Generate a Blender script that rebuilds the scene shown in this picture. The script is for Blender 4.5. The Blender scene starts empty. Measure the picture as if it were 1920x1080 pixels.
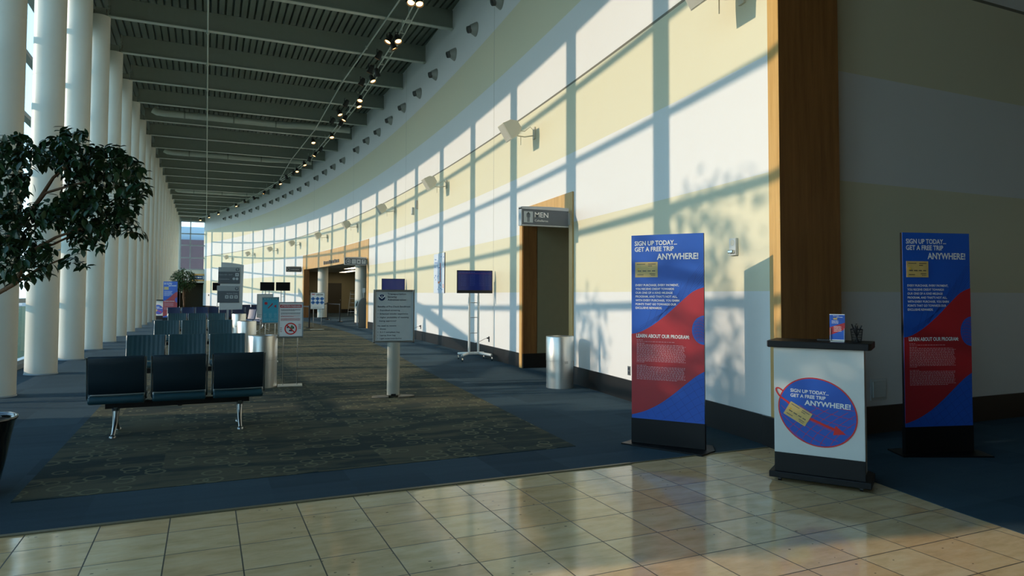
import bpy, math, random
from mathutils import Vector, Matrix
random.seed(7)
PI = math.pi
D2R = math.radians
SC = bpy.context.scene
COL = SC.collection

# ------------------------------------------------------------------ camera
F, HOR, H, ROLL = 1280.0, 552.0, 1.52, .0035
TH = math.atan(573 / F)
PITCH = math.atan(.036)
CY = HOR - .036 * F
cam_d = bpy.data.cameras.new('camera')
cam_d.sensor_width = 36.0
cam_d.lens = F / 1920 * 36.0
cam_d.shift_y = -(540 - CY) / 1920
cam_d.clip_end = 500
cam = bpy.data.objects.new('camera', cam_d)
cam.location = (0, 0, H)
cam.rotation_euler = (Matrix.Rotation(-TH, 3, 'Z') @ Matrix.Rotation(PI / 2 + PITCH, 3, 'X') @ Matrix.Rotation(ROLL, 3, 'Z')).to_euler()
COL.objects.link(cam)
SC.camera = cam

# ------------------------------------------------------------------ world, sun, exposure
SUN_EL, SUN_AZ = D2R(15.25), D2R(-12)
W = bpy.data.worlds.new('sky')
SC.world = W
W.use_nodes = True
wn, wl = W.node_tree.nodes, W.node_tree.links
bg = wn['Background']
tc = wn.new('ShaderNodeTexCoord')
sx = wn.new('ShaderNodeSeparateXYZ')
cr = wn.new('ShaderNodeValToRGB')
cr.color_ramp.elements[0].position = 0.0
cr.color_ramp.elements[0].color = (0.50, 0.66, 0.72, 1)
cr.color_ramp.elements[1].position = 0.7
cr.color_ramp.elements[1].color = (0.12, 0.26, 0.44, 1)
e = cr.color_ramp.elements.new(0.2)
e.color = (0.32, 0.52, 0.64, 1)
wl.new(tc.outputs['Generated'], sx.inputs[0])
wl.new(sx.outputs['Z'], cr.inputs[0])
wl.new(cr.outputs[0], bg.inputs['Color'])
bg.inputs['Strength'].default_value = 4.15
sd = bpy.data.lights.new('sun', 'SUN')
sd.energy = 3.15
sd.color = (1.0, 0.78, 0.58)
sd.angle = D2R(0.53)
so = bpy.data.objects.new('sun', sd)
d = Vector((math.cos(SUN_EL) * math.cos(SUN_AZ), math.cos(SUN_EL) * math.sin(SUN_AZ), -math.sin(SUN_EL)))
so.rotation_euler = d.to_track_quat('-Z', 'Y').to_euler()
so.location = (-20, 0, 12)
COL.objects.link(so)
SC.view_settings.view_transform = 'Standard'
SC.view_settings.look = 'None'
SC.view_settings.exposure = 0.0
SC.view_settings.gamma = 1.0
SC.view_settings.use_curve_mapping = False
SC.cycles.max_bounces = 10
SC.cycles.transparent_max_bounces = 16
SC.cycles.diffuse_bounces = 6

# ------------------------------------------------------------------ surveying helpers (pixel of the photo -> point on a real plane)
def ray(px, py):
    a, b = px - 960, py - CY
    u = (a * math.cos(ROLL) + b * math.sin(ROLL)) / F
    w = -(-a * math.sin(ROLL) + b * math.cos(ROLL)) / F
    f = math.cos(PITCH) - w * math.sin(PITCH)
    z = math.sin(PITCH) + w * math.cos(PITCH)
    return Vector((u * math.cos(TH) + f * math.sin(TH), -u * math.sin(TH) + f * math.cos(TH), z))
def onz(px, py, z=0.0):
    r = ray(px, py)
    t = (z - H) / r.z
    return Vector((r.x * t, r.y * t, z))
def atd(px, py, depth):
    r = ray(px, py)
    f = r.x * math.sin(TH) + r.y * math.cos(TH)
    t = depth / f
    return Vector((r.x * t, r.y * t, H + r.z * t))

WC = [6.081, -2.906, -4.547, -.193, -.157]     # plan curve of the long wall, quartic in y
def XW(y):
    t = (y - 40) / 40
    return sum(c * t ** k for k, c in enumerate(WC))
def dXW(y):
    return (XW(y + .05) - XW(y - .05)) / .1
def wallhit(px, py):
    r = ray(px, py)
    lo, hi = 4.0, 82.0
    g = lambda y: r.x / r.y * y - XW(y)
    y = 4.0
    while y < 84 and g(y) * g(y + .25) > 0:
        y += .25
    lo, hi = y, y + .25
    for _ in range(40):
        m = (lo + hi) / 2
        if g(lo) * g(m) <= 0: hi = m
        else: lo = m
    y = (lo + hi) / 2
    return Vector((XW(y), y, H + r.z * y / r.y))
def wallrot(y):
    return math.atan2(-1, -dXW(y))

# ------------------------------------------------------------------ materials
def lin(c):
    return tuple(((v / 255) / 12.80 if v / 255 <= .04045 else ((v / 255 + .055) / 1.055) ** 2.4) for v in c) + (1.0,)
MATS = {}
def mat(name, col, rough=.5, metal=0., var=.06, scale=8., bump=0., spec=.5, coat=0., emit=None, estr=0.):
    if name in MATS: return MATS[name]
    m = bpy.data.materials.new(name)
    m.use_nodes = True
    nt = m.node_tree
    b = nt.nodes['Principled BSDF']
    b.inputs['Roughness'].default_value = rough
    b.inputs['Metallic'].default_value = metal
    b.inputs['Specular IOR Level'].default_value = spec
    b.inputs['Coat Weight'].default_value = coat
    t = nt.nodes.new('ShaderNodeTexCoord')
    n = nt.nodes.new('ShaderNodeTexNoise')
    n.inputs['Scale'].default_value = scale
    n.inputs['Detail'].default_value = 3
    nt.links.new(t.outputs['Object'], n.inputs['Vector'])
    mx = nt.nodes.new('ShaderNodeMix')
    mx.data_type = 'RGBA'
    c = lin(col)
    mx.inputs['A'].default_value = tuple(v * (1 - var) for v in c[:3]) + (1,)
    mx.inputs['B'].default_value = tuple(min(1, v * (1 + var)) for v in c[:3]) + (1,)
    nt.links.new(n.outputs['Fac'], mx.inputs['Factor'])
    nt.links.new(mx.outputs['Result'], b.inputs['Base Color'])
    if bump:
        bp = nt.nodes.new('ShaderNodeBump')
        bp.inputs['Strength'].default_value = bump
        bp.inputs['Distance'].default_value = .01
        nt.links.new(n.outputs['Fac'], bp.inputs['Height'])
        nt.links.new(bp.outputs['Normal'], b.inputs['Normal'])
    if emit:
        b.inputs['Emission Color'].default_value = lin(emit)
        b.inputs['Emission Strength'].default_value = estr
    MATS[name] = m
    return m
class NT:
    def __init__(s, name):
        s.m = bpy.data.materials.new(name)
        s.m.use_nodes = True
        s.t = s.m.node_tree
        s.b = s.t.nodes['Principled BSDF']
    def n(s, kind, **kw):
        x = s.t.nodes.new('ShaderNode' + kind)
        for k, v in kw.items(): setattr(x, k, v)
        return x
    def l(s, a, b): s.t.links.new(a, b)
    def math(s, op, a, b=None, c=None):
        x = s.n('Math', operation=op)
        for i, v in enumerate((a, b, c)):
            if v is None: continue
            if isinstance(v, (int, float)): x.inputs[i].default_value = v
            else: s.l(v, x.inputs[i])
        return x.outputs[0]
    def pos(s):
        g = s.n('NewGeometry')
        x = s.n('SeparateXYZ')
        s.l(g.outputs['Position'], x.inputs[0])
        return g.outputs['Position'], x.outputs
    def mix(s, f, a, b, blend='MIX'):
        x = s.n('Mix', data_type='RGBA', blend_type=blend)
        for sock, v in (('Factor', f), ('A', a), ('B', b)):
            if isinstance(v, (int, float)): x.inputs[sock].default_value = v
            elif isinstance(v, tuple): x.inputs[sock].default_value = v
            else: s.l(v, x.inputs[sock])
        return x.outputs['Result']
    def noise(s, vec, scale, detail=3, rough=.5):
        x = s.n('TexNoise')
        x.inputs['Scale'].default_value = scale
        x.inputs['Detail'].default_value = detail
        x.inputs['Roughness'].default_value = rough
        s.l(vec, x.inputs['Vector'])
        return x.outputs['Fac']
    def bump(s, h, st, dist=.01):
        x = s.n('Bump')
        x.inputs['Strength'].default_value = st
        x.inputs['Distance'].default_value = dist
        s.l(h, x.inputs['Height'])
        s.l(x.outputs[0], s.b.inputs['Normal'])
    def scalev(s, vec, v):
        x = s.n('Mapping')
        x.inputs['Scale'].default_value = v
        s.l(vec, x.inputs['Vector'])
        return x.outputs[0]

STR_E = [1.54, 2.75, 3.97, 5.20, 6.50, 7.77]
def stripes_mat():
    n = NT('striped_wall')
    P, xyz = n.pos()
    z = n.math('DIVIDE', xyz['Z'], 10.0)
    r = n.n('ValToRGB')
    r.color_ramp.interpolation = 'CONSTANT'
    wh, cr_, ln = (.82, .82, .80, 1), (.78, .735, .52, 1), (.16, .15, .11, 1)
    el = r.color_ramp.elements
    el[0].position = 0; el[0].color = wh
    el[1].position = STR_E[0] / 10; el[1].color = cr_
    for i, zz in enumerate(STR_E[1:], 1):
        c = cr_ if i % 2 == 0 else wh
        if i in (1, 3):
            q = el.new(zz / 10 - .0009); q.color = ln
        q = el.new(zz / 10 + (.0009 if i in (1, 3) else 0)); q.color = c
    n.l(z, r.inputs[0])
    u = n.math('MODULO', n.math('ADD', xyz['Y'], 3.75), 9.25)
    j = n.math('MULTIPLY', n.math('LESS_THAN', u, .018), n.math('GREATER_THAN', xyz['Y'], 8.0))
    nz = n.noise(P, 1.3, 4)
    c1 = n.mix(j, r.outputs[0], (.30, .29, .24, 1))
    c2 = n.mix(n.math('MULTIPLY', nz, .12), c1, (.62, .64, .60, 1))
    n.l(c2, n.b.inputs['Base Color'])
    n.b.inputs['Roughness'].default_value = .42
    n.bump(n.noise(P, 90, 2), .04)
    return n.m
def floor_mat():
    n = NT('travertine_tiles')
    P, xyz = n.pos()
    TX, TY = .4086, .413
    ux = n.math('DIVIDE', n.math('SUBTRACT', xyz['X'], 1.85 - 40 * TX), TX)
    uy = n.math('DIVIDE', n.math('SUBTRACT', xyz['Y'], 4.90 - 60 * TY), TY)
    fx, fy = n.math('FRACT', ux), n.math('FRACT', uy)
    ix, iy = n.math('FLOOR', ux), n.math('FLOOR', uy)
    g = .0095
    def edge(f):
        a = n.math('LESS_THAN', f, g); b = n.math('GREATER_THAN', f, 1 - g)
        return n.math('MAXIMUM', a, b)
    grout = n.math('MAXIMUM', edge(fx), edge(fy))
    cv = n.n('CombineXYZ')
    n.l(ix, cv.inputs[0]); n.l(iy, cv.inputs[1])
    wn_ = n.n('TexWhiteNoise', noise_dimensions='2D')
    n.l(cv.outputs[0], wn_.inputs['Vector'])
    off = n.n('VectorMath', operation='MULTIPLY_ADD')
    n.l(wn_.outputs['Color'], off.inputs[0])
    off.inputs[1].default_value = (9, 9, 9)
    n.l(P, off.inputs[2])
    v1 = n.noise(n.scalev(off.outputs[0], (2.2, 6.5, 1)), 1.6, 6, .62)
    v2 = n.noise(off.outputs[0], 26, 5, .6)
    r = n.n('ValToRGB')
    el = r.color_ramp.elements
    el[0].position = .28; el[0].color = lin((220, 194, 150))
    el[1].position = .74; el[1].color = lin((252, 236, 200))
    q = el.new(.5); q.color = lin((244, 220, 178))
    n.l(v1, r.inputs[0])
    tint = n.mix(wn_.outputs['Value'], lin((246, 216, 178)), lin((255, 248, 230)))
    c = n.mix(.75, r.outputs[0], tint, 'MULTIPLY')
    c = n.mix(n.math('MULTIPLY', v2, .30), c, lin((190, 172, 142)))
    # pits and scuffs
    vo = n.n('TexVoronoi')
    vo.inputs['Scale'].default_value = 9.0
    n.l(n.scalev(P, (1, 1.6, 1)), vo.inputs['Vector'])
    sp = n.math('LESS_THAN', vo.outputs['Distance'], n.math('MULTIPLY', n.noise(P, 30, 2), .16))
    sel = n.math('GREATER_THAN', n.noise(P, 1.1, 2), .50)
    c = n.mix(n.math('MULTIPLY', n.math('MULTIPLY', sp, sel), .8), c, lin((58, 54, 46)))
    c = n.mix(grout, c, lin((92, 84, 70)))
    n.l(c, n.b.inputs['Base Color'])
    rr = n.math('MULTIPLY_ADD', v2, .10, .05)
    rr = n.math('ADD', rr, n.math('MULTIPLY', grout, .4))
    n.l(rr, n.b.inputs['Roughness'])
    n.b.inputs['Specular IOR Level'].default_value = .5
    hgt = n.math('SUBTRACT', n.math('MULTIPLY', v1, .12), grout)
    n.bump(hgt, .12, .004)
    return n.m
def carpet_mat(name, base, alt, tile, rings=False, seedv=0.):
    n = NT(name)
    P, xyz = n.pos()
    ux = n.math('FLOOR', n.math('DIVIDE', n.math('ADD', xyz['X'], 31.23 + seedv), tile))
    uy = n.math('FLOOR', n.math('DIVIDE', n.math('ADD', xyz['Y'], 40.1 + seedv), tile))
    cv = n.n('CombineXYZ')
    n.l(ux, cv.inputs[0]); n.l(uy, cv.inputs[1])
    wn_ = n.n('TexWhiteNoise', noise_dimensions='2D')
    n.l(cv.outputs[0], wn_.inputs['Vector'])
    fine = n.noise(n.scalev(P, (60, 260, 1)), 1.0, 3, .7)
    blot = n.noise(n.scalev(P, (.9, 3.6, 1)), 1.0, 5, .6)
    a, b = lin(base), lin(alt)
    f = n.math('ADD', n.math('MULTIPLY', wn_.outputs['Value'], .45), n.math('MULTIPLY', n.noise(n.scalev(P, (.8, 9.0, 1)), 1.0, 4, .6), .55))
    if rings:
        f = n.math('ADD', n.math('MULTIPLY', wn_.outputs['Value'], .15), n.math('MULTIPLY', blot, .9))
        rp = n.n('ValToRGB')
        rp.color_ramp.elements[0].position = .47
        rp.color_ramp.elements[1].position = .58
        n.l(f, rp.inputs[0])
        f = rp.outputs[0]
    c = n.mix(f, a, b)
    c = n.mix(n.math('MULTIPLY', fine, .55), c, tuple(v * .35 for v in a[:3]) + (1,))
    if rings:
        for sc_, r0, off in ((4.6, .33, 0), (5.6, .30, 3.3)):
            v = n.n('TexVoronoi', voronoi_dimensions='2D')
            v.inputs['Scale'].default_value = sc_
            v.inputs['Randomness'].default_value = .42
            mp = n.n('Mapping')
            mp.inputs['Location'].default_value = (off, off * .7, 0)
            n.l(P, mp.inputs['Vector'])
            n.l(mp.outputs[0], v.inputs['Vector'])
            d = n.math('ABSOLUTE', n.math('SUBTRACT', v.outputs['Distance'], r0))
            ring = n.math('LESS_THAN', d, .05)
            vx = n.n('SeparateXYZ'); n.l(v.outputs['Color'], vx.inputs[0])
            keep = n.math('GREATER_THAN', vx.outputs['X'], .66)
            c = n.mix(n.math('MULTIPLY', n.math('MULTIPLY', ring, keep), .65), c, lin((108, 108, 84)))
        st = n.math('LESS_THAN', n.math('FRACT', n.math('MULTIPLY', xyz['Y'], 28.0)), .3)
        c = n.mix(n.math('MULTIPLY', st, .16), c, lin((104, 98, 70)))
    n.l(c, n.b.inputs['Base Color'])
    n.b.inputs['Roughness'].default_value = .95
    n.b.inputs['Specular IOR Level'].default_value = .12
    n.b.inputs['Sheen Weight'].default_value = .10
    n.b.inputs['Sheen Roughness'].default_value = .5
    n.b.inputs['Sheen Tint'].default_value = tuple(min(1, v * 5) for v in b[:3]) + (1,)
    n.bump(fine, .5, .006)
    return n.m
def wood_mat(name, c0, c1, vert=True, rough=.38):
    n = NT(name)
    P, xyz = n.pos()
    s = (9, 9, .55) if vert else (9, .6, 9)
    w1 = n.noise(n.scalev(P, s), 1.7, 6, .6)
    w2 = n.noise(n.scalev(P, tuple(v * 9 for v in s)), 1.5, 3, .6)
    f = n.math('ADD', n.math('MULTIPLY', w1, .75), n.math('MULTIPLY', w2, .25))
    r = n.n('ValToRGB')
    r.color_ramp.elements[0].position = .32; r.color_ramp.elements[0].color = lin(c0)
    r.color_ramp.elements[1].position = .68; r.color_ramp.elements[1].color = lin(c1)
    n.l(f, r.inputs[0])
    n.l(r.outputs[0], n.b.inputs['Base Color'])
    n.b.inputs['Roughness'].default_value = rough
    n.bump(w2, .08, .003)
    return n.m
def glass_mat(name, tint=(.955, .975, .98, 1), refl=.08):
    m = bpy.data.materials.new(name)
    m.use_nodes = True
    t = m.node_tree
    t.nodes.remove(t.nodes['Principled BSDF'])
    out = t.nodes['Material Output']
    tr = t.nodes.new('ShaderNodeBsdfTransparent'); tr.inputs[0].default_value = tint
    gl = t.nodes.new('ShaderNodeBsdfGlossy'); gl.inputs['Roughness'].default_value = .02
    fr = t.nodes.new('ShaderNodeFresnel'); fr.inputs[0].default_value = 1.3
    nz = t.nodes.new('ShaderNodeTexNoise'); nz.inputs['Scale'].default_value = 2
    bp = t.nodes.new('ShaderNodeBump'); bp.inputs['Strength'].default_value = .01
    t.links.new(nz.outputs['Fac'], bp.inputs['Height'])
    t.links.new(bp.outputs[0], gl.inputs['Normal'])
    mx = t.nodes.new('ShaderNodeMixShader')
    ge = t.nodes.new('ShaderNodeNewGeometry')
    iv = t.nodes.new('ShaderNodeMath'); iv.operation = 'SUBTRACT'; iv.inputs[0].default_value = 1.0
    t.links.new(ge.outputs['Backfacing'], iv.inputs[1])
    ml = t.nodes.new('ShaderNodeMath'); ml.operation = 'MULTIPLY'
    t.links.new(fr.outputs[0], ml.inputs[0]); t.links.new(iv.outputs[0], ml.inputs[1])
    t.links.new(ml.outputs[0], mx.inputs[0])      # only the entry face of a pane mirrors
    t.links.new(tr.outputs[0], mx.inputs[1])
    t.links.new(gl.outputs[0], mx.inputs[2])
    t.links.new(mx.outputs[0], out.inputs[0])
    return m
M_WALL = stripes_mat()
M_TILE = floor_mat()
M_CARPET = carpet_mat('blue_carpet_tiles', (29, 45, 55), (68, 88, 99), .61)
M_RUG = carpet_mat('patterned_carpet', (12, 42, 50), (82, 82, 68), .61, True, .2)
M_WOOD = wood_mat('maple_veneer', (196, 150, 84), (226, 184, 116))
M_WOOD_SHADE = wood_mat('shaded_veneer', (128, 82, 42), (166, 112, 60))  # same timber darker: shade of the unlit faces put into the colour
M_GLASS = glass_mat('window_glass')
M_BASEB = mat('black_rubber_base', (19, 19, 20), .45)
M_COL = mat('cream_column_paint', (222, 220, 206), .45, var=.02)
M_ALU = mat('brushed_aluminium', (176, 178, 176), .34, 1., var=.05, scale=30)
M_STEEL = mat('brushed_steel', (222, 222, 216), .36, .9, var=.05, scale=60)
M_CHROME = mat('polished_chrome', (214, 214, 210), .12, 1.)
M_FRAME = mat('window_frame_grey', (150, 160, 164), .4, .1)
M_DECK = mat('ceiling_deck_paint', (108, 118, 108), .7)
M_BEAM = mat('beam_paint', (136, 144, 132), .55)
M_PIPE = mat('conduit_grey', (188, 196, 184), .45, .2)
M_BLACK = mat('black_laminate', (15, 16, 18), .45, spec=.25)
M_BLACKP = mat('black_plastic', (18, 18, 20), .4)
M_WHITE = mat('white_laminate', (214, 218, 214), .35, var=.02)
M_BLUE = mat('print_blue', (24, 88, 190), .38, var=.10, scale=2.5)
M_BLUED = mat('print_dark_blue', (18, 56, 138), .38)
M_RED = mat('print_red', (176, 32, 42), .38, var=.05, scale=3)
M_REDL = mat('print_bright_red', (222, 36, 30), .38)
M_PAPER = mat('print_white', (236, 238, 236), .4, var=.01)
M_PINK = mat('print_small_type', (206, 150, 158), .45)
M_GOLD = mat('print_card_gold', (214, 184, 112), .4, var=.18, scale=14)
M_INK = mat('print_ink', (52, 56, 72), .5)
M_VINYL = mat('teal_vinyl', (40, 76, 86), .36, var=.10, scale=10)  # brightened teal: light on the seat fronts put into the colour
M_VINYL_SHADE = mat('teal_shell_shaded', (20, 42, 52), .5)  # darker shell teal: shade on the backs put into the colour
M_VINYLB = mat('navy_vinyl', (28, 46, 84), .4)
M_KHAKI = mat('khaki_wall_paint', (150, 142, 112), .6)
M_SIGN = mat('sign_slate', (84, 94, 102), .42)
M_SIGNL = mat('sign_silver', (168, 174, 178), .36, .3)
M_SPKR = mat('speaker_cream', (222, 218, 200), .5, var=.03)
M_LEAF = mat('ficus_leaf', (34, 62, 34), .36, var=.45, scale=9, spec=.4)
M_LEAF2 = mat('far_ficus_leaf', (70, 96, 54), .5, var=.4, scale=9)
M_BARK = mat('ficus_bark', (120, 92, 68), .8, var=.2, scale=20, bump=.4)
M_SOIL = mat('potting_soil', (52, 40, 30), .95, var=.4, scale=40, bump=.5)
M_SCREEN = mat('display_screen', (16, 30, 84), .12, var=.1, emit=(12, 30, 96), estr=.35)
M_SCREENB = mat('dark_display_screen', (22, 24, 28), .12)
M_GLOW = mat('lamp_glow', (255, 220, 170), .5, emit=(255, 196, 128), estr=5.0)
M_GRASS = mat('lawn', (74, 96, 56), .9, var=.3, scale=3)
M_PAVE = mat('apron_concrete', (150, 152, 148), .9, var=.1, scale=.5)
M_OUTLEAF = mat('shrub_leaf', (60, 84, 44), .6, var=.35, scale=6)
M_BRICK = mat('outside_brown_panel', (96, 74, 78), .7, var=.15, scale=1)
M_SKYP = mat('outside_pale_wall', (150, 166, 180), .7)
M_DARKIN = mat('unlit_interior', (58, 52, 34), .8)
M_SIGNBL = mat('sign_blue', (40, 78, 120), .4)
M_TURQ = mat('poster_turquoise', (60, 158, 184), .4, var=.05)
M_DIA = mat('poster_blue', (56, 120, 190), .4)
M_REDSIGN = mat('small_red_sign', (190, 70, 80), .4)
M_ORANGE = mat('chart_orange', (232, 130, 70), .5)
M_MESH = mat('wire_black', (14, 14, 16), .45, .4)

# ------------------------------------------------------------------ mesh building
class MB:
    def __init__(s, M=None):
        s.v, s.f, s.sm = [], [], []
        s.M = M or Matrix.Identity(4)
    def add(s, vs, fs, smooth=False):
        b = len(s.v)
        s.v += [tuple(s.M @ Vector(p)) for p in vs]
        s.f += [tuple(b + i for i in f) for f in fs]
        s.sm += [smooth] * len(fs)
        return s
    def box(s, x0, x1, y0, y1, z0, z1):
        return s.add([(x0, y0, z0), (x1, y0, z0), (x1, y1, z0), (x0, y1, z0), (x0, y0, z1), (x1, y0, z1), (x1, y1, z1), (x0, y1, z1)],
                     [(0, 3, 2, 1), (4, 5, 6, 7), (0, 1, 5, 4), (1, 2, 6, 5), (2, 3, 7, 6), (3, 0, 4, 7)])
    def tube(s, pts, r, n=10, caps=True):
        pts = [Vector(p) for p in pts]
        rs = r if isinstance(r, (list, tuple)) else [r] * len(pts)
        vs, fs = [], []
        up = Vector((0, 0, 1))
        prev = None
        for i, p in enumerate(pts):
            t = (pts[min(i + 1, len(pts) - 1)] - pts[max(i - 1, 0)])
            t = t.normalized() if t.length else Vector((0, 0, 1))
            a = prev if prev is not None else (up if abs(t.z) < .9 else Vector((1, 0, 0)))
            a = (a - t * a.dot(t)).normalized()
            prev = a
            b = t.cross(a)
            for k in range(n):
                q = 2 * PI * k / n
                vs.append(tuple(p + (a * math.cos(q) + b * math.sin(q)) * rs[i]))
        for i in range(len(pts) - 1):
            for k in range(n):
                fs.append((i * n + k, i * n + (k + 1) % n, (i + 1) * n + (k + 1) % n, (i + 1) * n + k))
        s.add(vs, fs, True)
        if caps:
            s.add([vs[k] for k in range(n)][::-1], [tuple(range(n))])
            s.add([vs[-n + k] for k in range(n)], [tuple(range(n))])
        return s
    def lathe(s, prof, c=(0, 0), n=32, sx=1, sy=1, cap0=True, cap1=True):
        vs, fs = [], []
        for (r, z) in prof:
            for k in range(n):
                q = 2 * PI * k / n
                vs.append((c[0] + r * math.cos(q) * sx, c[1] + r * math.sin(q) * sy, z))
        for i in range(len(prof) - 1):
            for k in range(n):
                fs.append((i * n + k, i * n + (k + 1) % n, (i + 1) * n + (k + 1) % n, (i + 1) * n + k))
        s.add(vs, fs, True)
        if cap0: s.add(vs[:n][::-1], [tuple(range(n))])
        if cap1: s.add(vs[-n:], [tuple(range(n))])
        return s
    def prism(s, poly, y0, y1):
        """polygon in local XZ extruded along y (front at y0)"""
        n = len(poly)
        vs = [(p[0], y0, p[1]) for p in poly] + [(p[0], y1, p[1]) for p in poly]
        fs = [tuple(range(n)), tuple(range(2 * n - 1, n - 1, -1))]
        for i in range(n):
            j = (i + 1) % n
            fs.append((i, i + n, j + n, j))
        return s.add(vs, fs)
    def prism_z(s, poly, z0, z1):
        n = len(poly)
        vs = [(p[0], p[1], z0) for p in poly] + [(p[0], p[1], z1) for p in poly]
        fs = [tuple(range(n - 1, -1, -1)), tuple(range(n, 2 * n))]
        for i in range(n):
            j = (i + 1) % n
            fs.append((i, j, j + n, i + n))
        return s.add(vs, fs)
    def prism_x(s, poly, x0, x1):
        n = len(poly)
        vs = [(x0, p[0], p[1]) for p in poly] + [(x1, p[0], p[1]) for p in poly]
        fs = [tuple(range(n - 1, -1, -1)), tuple(range(n, 2 * n))]
        for i in range(n):
            j = (i + 1) % n
            fs.append((i, j, j + n, i + n))
        return s.add(vs, fs)
    def ribbon(s, pts, w, y):
        for a, b in zip(pts[:-1], pts[1:]):
            dx, dz = b[0] - a[0], b[1] - a[1]
            L = math.hypot(dx, dz)
            if L < 1e-6: continue
            nx, nz = -dz / L * w / 2, dx / L * w / 2
            s.add([(a[0] - nx, y, a[1] - nz), (b[0] - nx, y, b[1] - nz), (b[0] + nx, y, b[1] + nz), (a[0] + nx, y, a[1] + nz)], [(0, 1, 2, 3)])
        return s
    def text(s, body, x, z, w=None, h=.05, y=0., bold=.0, align='L', rot=0.):
        """lettering in the local XZ plane; h = cap height, w = total width when given"""
        cu = bpy.data.curves.new('t', 'FONT')
        cu.body = body
        cu.size = 1.0
        cu.offset = bold
        cu.resolution_u = 3
        ob = bpy.data.objects.new('t', cu)
        COL.objects.link(ob)
        dg = bpy.context.evaluated_depsgraph_get()
        me = bpy.data.meshes.new_from_object(ob.evaluated_get(dg))
        vs = [v.co.copy() for v in me.vertices]
        fs = [tuple(p.vertices) for p in me.polygons]
        bpy.data.objects.remove(ob)
        bpy.data.curves.remove(cu)
        bpy.data.meshes.remove(me)
        if not vs: return s
        x0, x1 = min(v.x for v in vs), max(v.x for v in vs)
        kz = h / .73
        kx = (w / (x1 - x0)) if w else kz
        wd = (x1 - x0) * kx
        ox = {'L': 0, 'C': -wd / 2, 'R': -wd}[align]
        out = []
        for v in vs:
            a, b = (v.x - x0) * kx + ox, v.y * kz
            a, b = a * math.cos(rot) - b * math.sin(rot), a * math.sin(rot) + b * math.cos(rot)
            out.append((x + a, y, z + b))
        return s.add(out, fs)
    def build(s, name, m, parent=None, bevel=0., loc=None, rotz=0., segs=2):
        me = bpy.data.meshes.new(name)
        me.from_pydata(s.v, [], s.f)
        me.polygons.foreach_set('use_smooth', s.sm)
        me.materials.append(m)
        me.update()
        o = bpy.data.objects.new(name, me)
        COL.objects.link(o)
        if parent is not None: o.parent = parent
        if loc is not None: o.location = loc
        o.rotation_euler.z = rotz
        if bevel:
            b = o.modifiers.new('bevel', 'BEVEL')
            b.width = bevel; b.segments = segs; b.limit_method = 'ANGLE'
            b.angle_limit = D2R(40)
        return o
def tag(o, label, cat, group=None, kind=None):
    o['label'] = label; o['category'] = cat
    if group: o['group'] = group
    if kind: o['kind'] = kind
    return o
def struct(o):
    o['kind'] = 'structure'
    return o
def thing(name, label, cat, loc=(0, 0, 0), rotz=0., group=None):
    o = bpy.data.objects.new(name, None)
    o.empty_display_size = .1
    COL.objects.link(o)
    o.location = loc; o.rotation_euler.z = rotz
    return tag(o, label, cat, group)
def dup(root, loc, rotz, label):
    r = root.copy(); COL.objects.link(r)
    r.location = loc; r.rotation_euler.z = rotz
    r['label'] = label
    for ch in list(root.children):
        c = ch.copy(); COL.objects.link(c); c.parent = r
        for g in list(ch.children):
            q = g.copy(); COL.objects.link(q); q.parent = c
    return r
def frame_from(A, B):
    """centre and heading of an upright panel seen with A at its left and B at its right"""
    A, B = Vector(A[:2]), Vector(B[:2])
    c = (A + B) / 2
    return (c.x, c.y, 0), math.atan2(B.y - A.y, B.x - A.x), (B - A).length
ORD = ['nearest', 'second', 'third', 'fourth', 'fifth', 'sixth', 'seventh', 'eighth', 'ninth', 'tenth', 'eleventh', 'twelfth', 'thirteenth',
       'fourteenth', 'fifteenth', 'sixteenth', 'seventeenth', 'eighteenth', 'nineteenth', 'twentieth', 'twenty-first', 'twenty-second',
       'twenty-third', 'twenty-fourth', 'twenty-fifth', 'twenty-sixth', 'twenty-seventh', 'twenty-eighth', 'twenty-ninth', 'thirtieth',
       'thirty-first', 'thirty-second', 'thirty-third', 'thirty-fourth', 'thirty-fifth', 'thirty-sixth', 'thirty-seventh', 'thirty-eighth',
       'thirty-ninth', 'fortieth']

# ------------------------------------------------------------------ the shell
CEIL, GX, COLX, Y_END, YE = 9.72, -3.45, -2.79, 75.4, 75.2
Y0W = 5.24
BZ = 9.10      # underside of the beams
YB = 5.30      # face of the wall on the far right
# floors
struct(MB().box(-3.6, 16.2, -8.2, 5.24, -.10, 0).build('floor', M_TILE))
fc = MB()
fc.box(-3.6, 16.2, 5.24, YE + 1.5, -.10, .004)
struct(fc.build('floor_carpet', M_CARPET))
cr2 = MB()   # carpet to the right of the slanting tile edge
cr2.prism_z([(5.21, 5.24), (5.0, 3.91), (4.87, 3.26), (4.78, 2.63), (4.30, -.2), (3.1, -8.2), (16.2, -8.2), (16.2, 5.24)], .0005, .005)
struct(cr2.build('floor_side_carpet', M_CARPET))
rug = MB()
rpts_r = [(3.40, 6.02), (3.66, 9.2), (4.05, 13.8), (4.5, 18), (5.0, 24), (5.2, 30), (5.1, 36), (4.7, 44), (3.9, 52), (2.8, 60), (1.6, 68)]
poly = [(-1.26, 6.02)] + rpts_r + [(-.6, 72), (-1.3, 60)]
rug.prism_z(poly, .0045, .0075)
struct(rug.build('floor_patterned_carpet', M_RUG))
struct(MB().box(-3.4, 3.52, 5.205, 5.245, 0, .010).build('trim_1', mat('olive_threshold', (112, 104, 78), .5)))
struct(MB().box(3.52, 5.15, 5.225, 5.243, 0, .007).build('trim_2', MATS['olive_threshold']))

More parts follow.
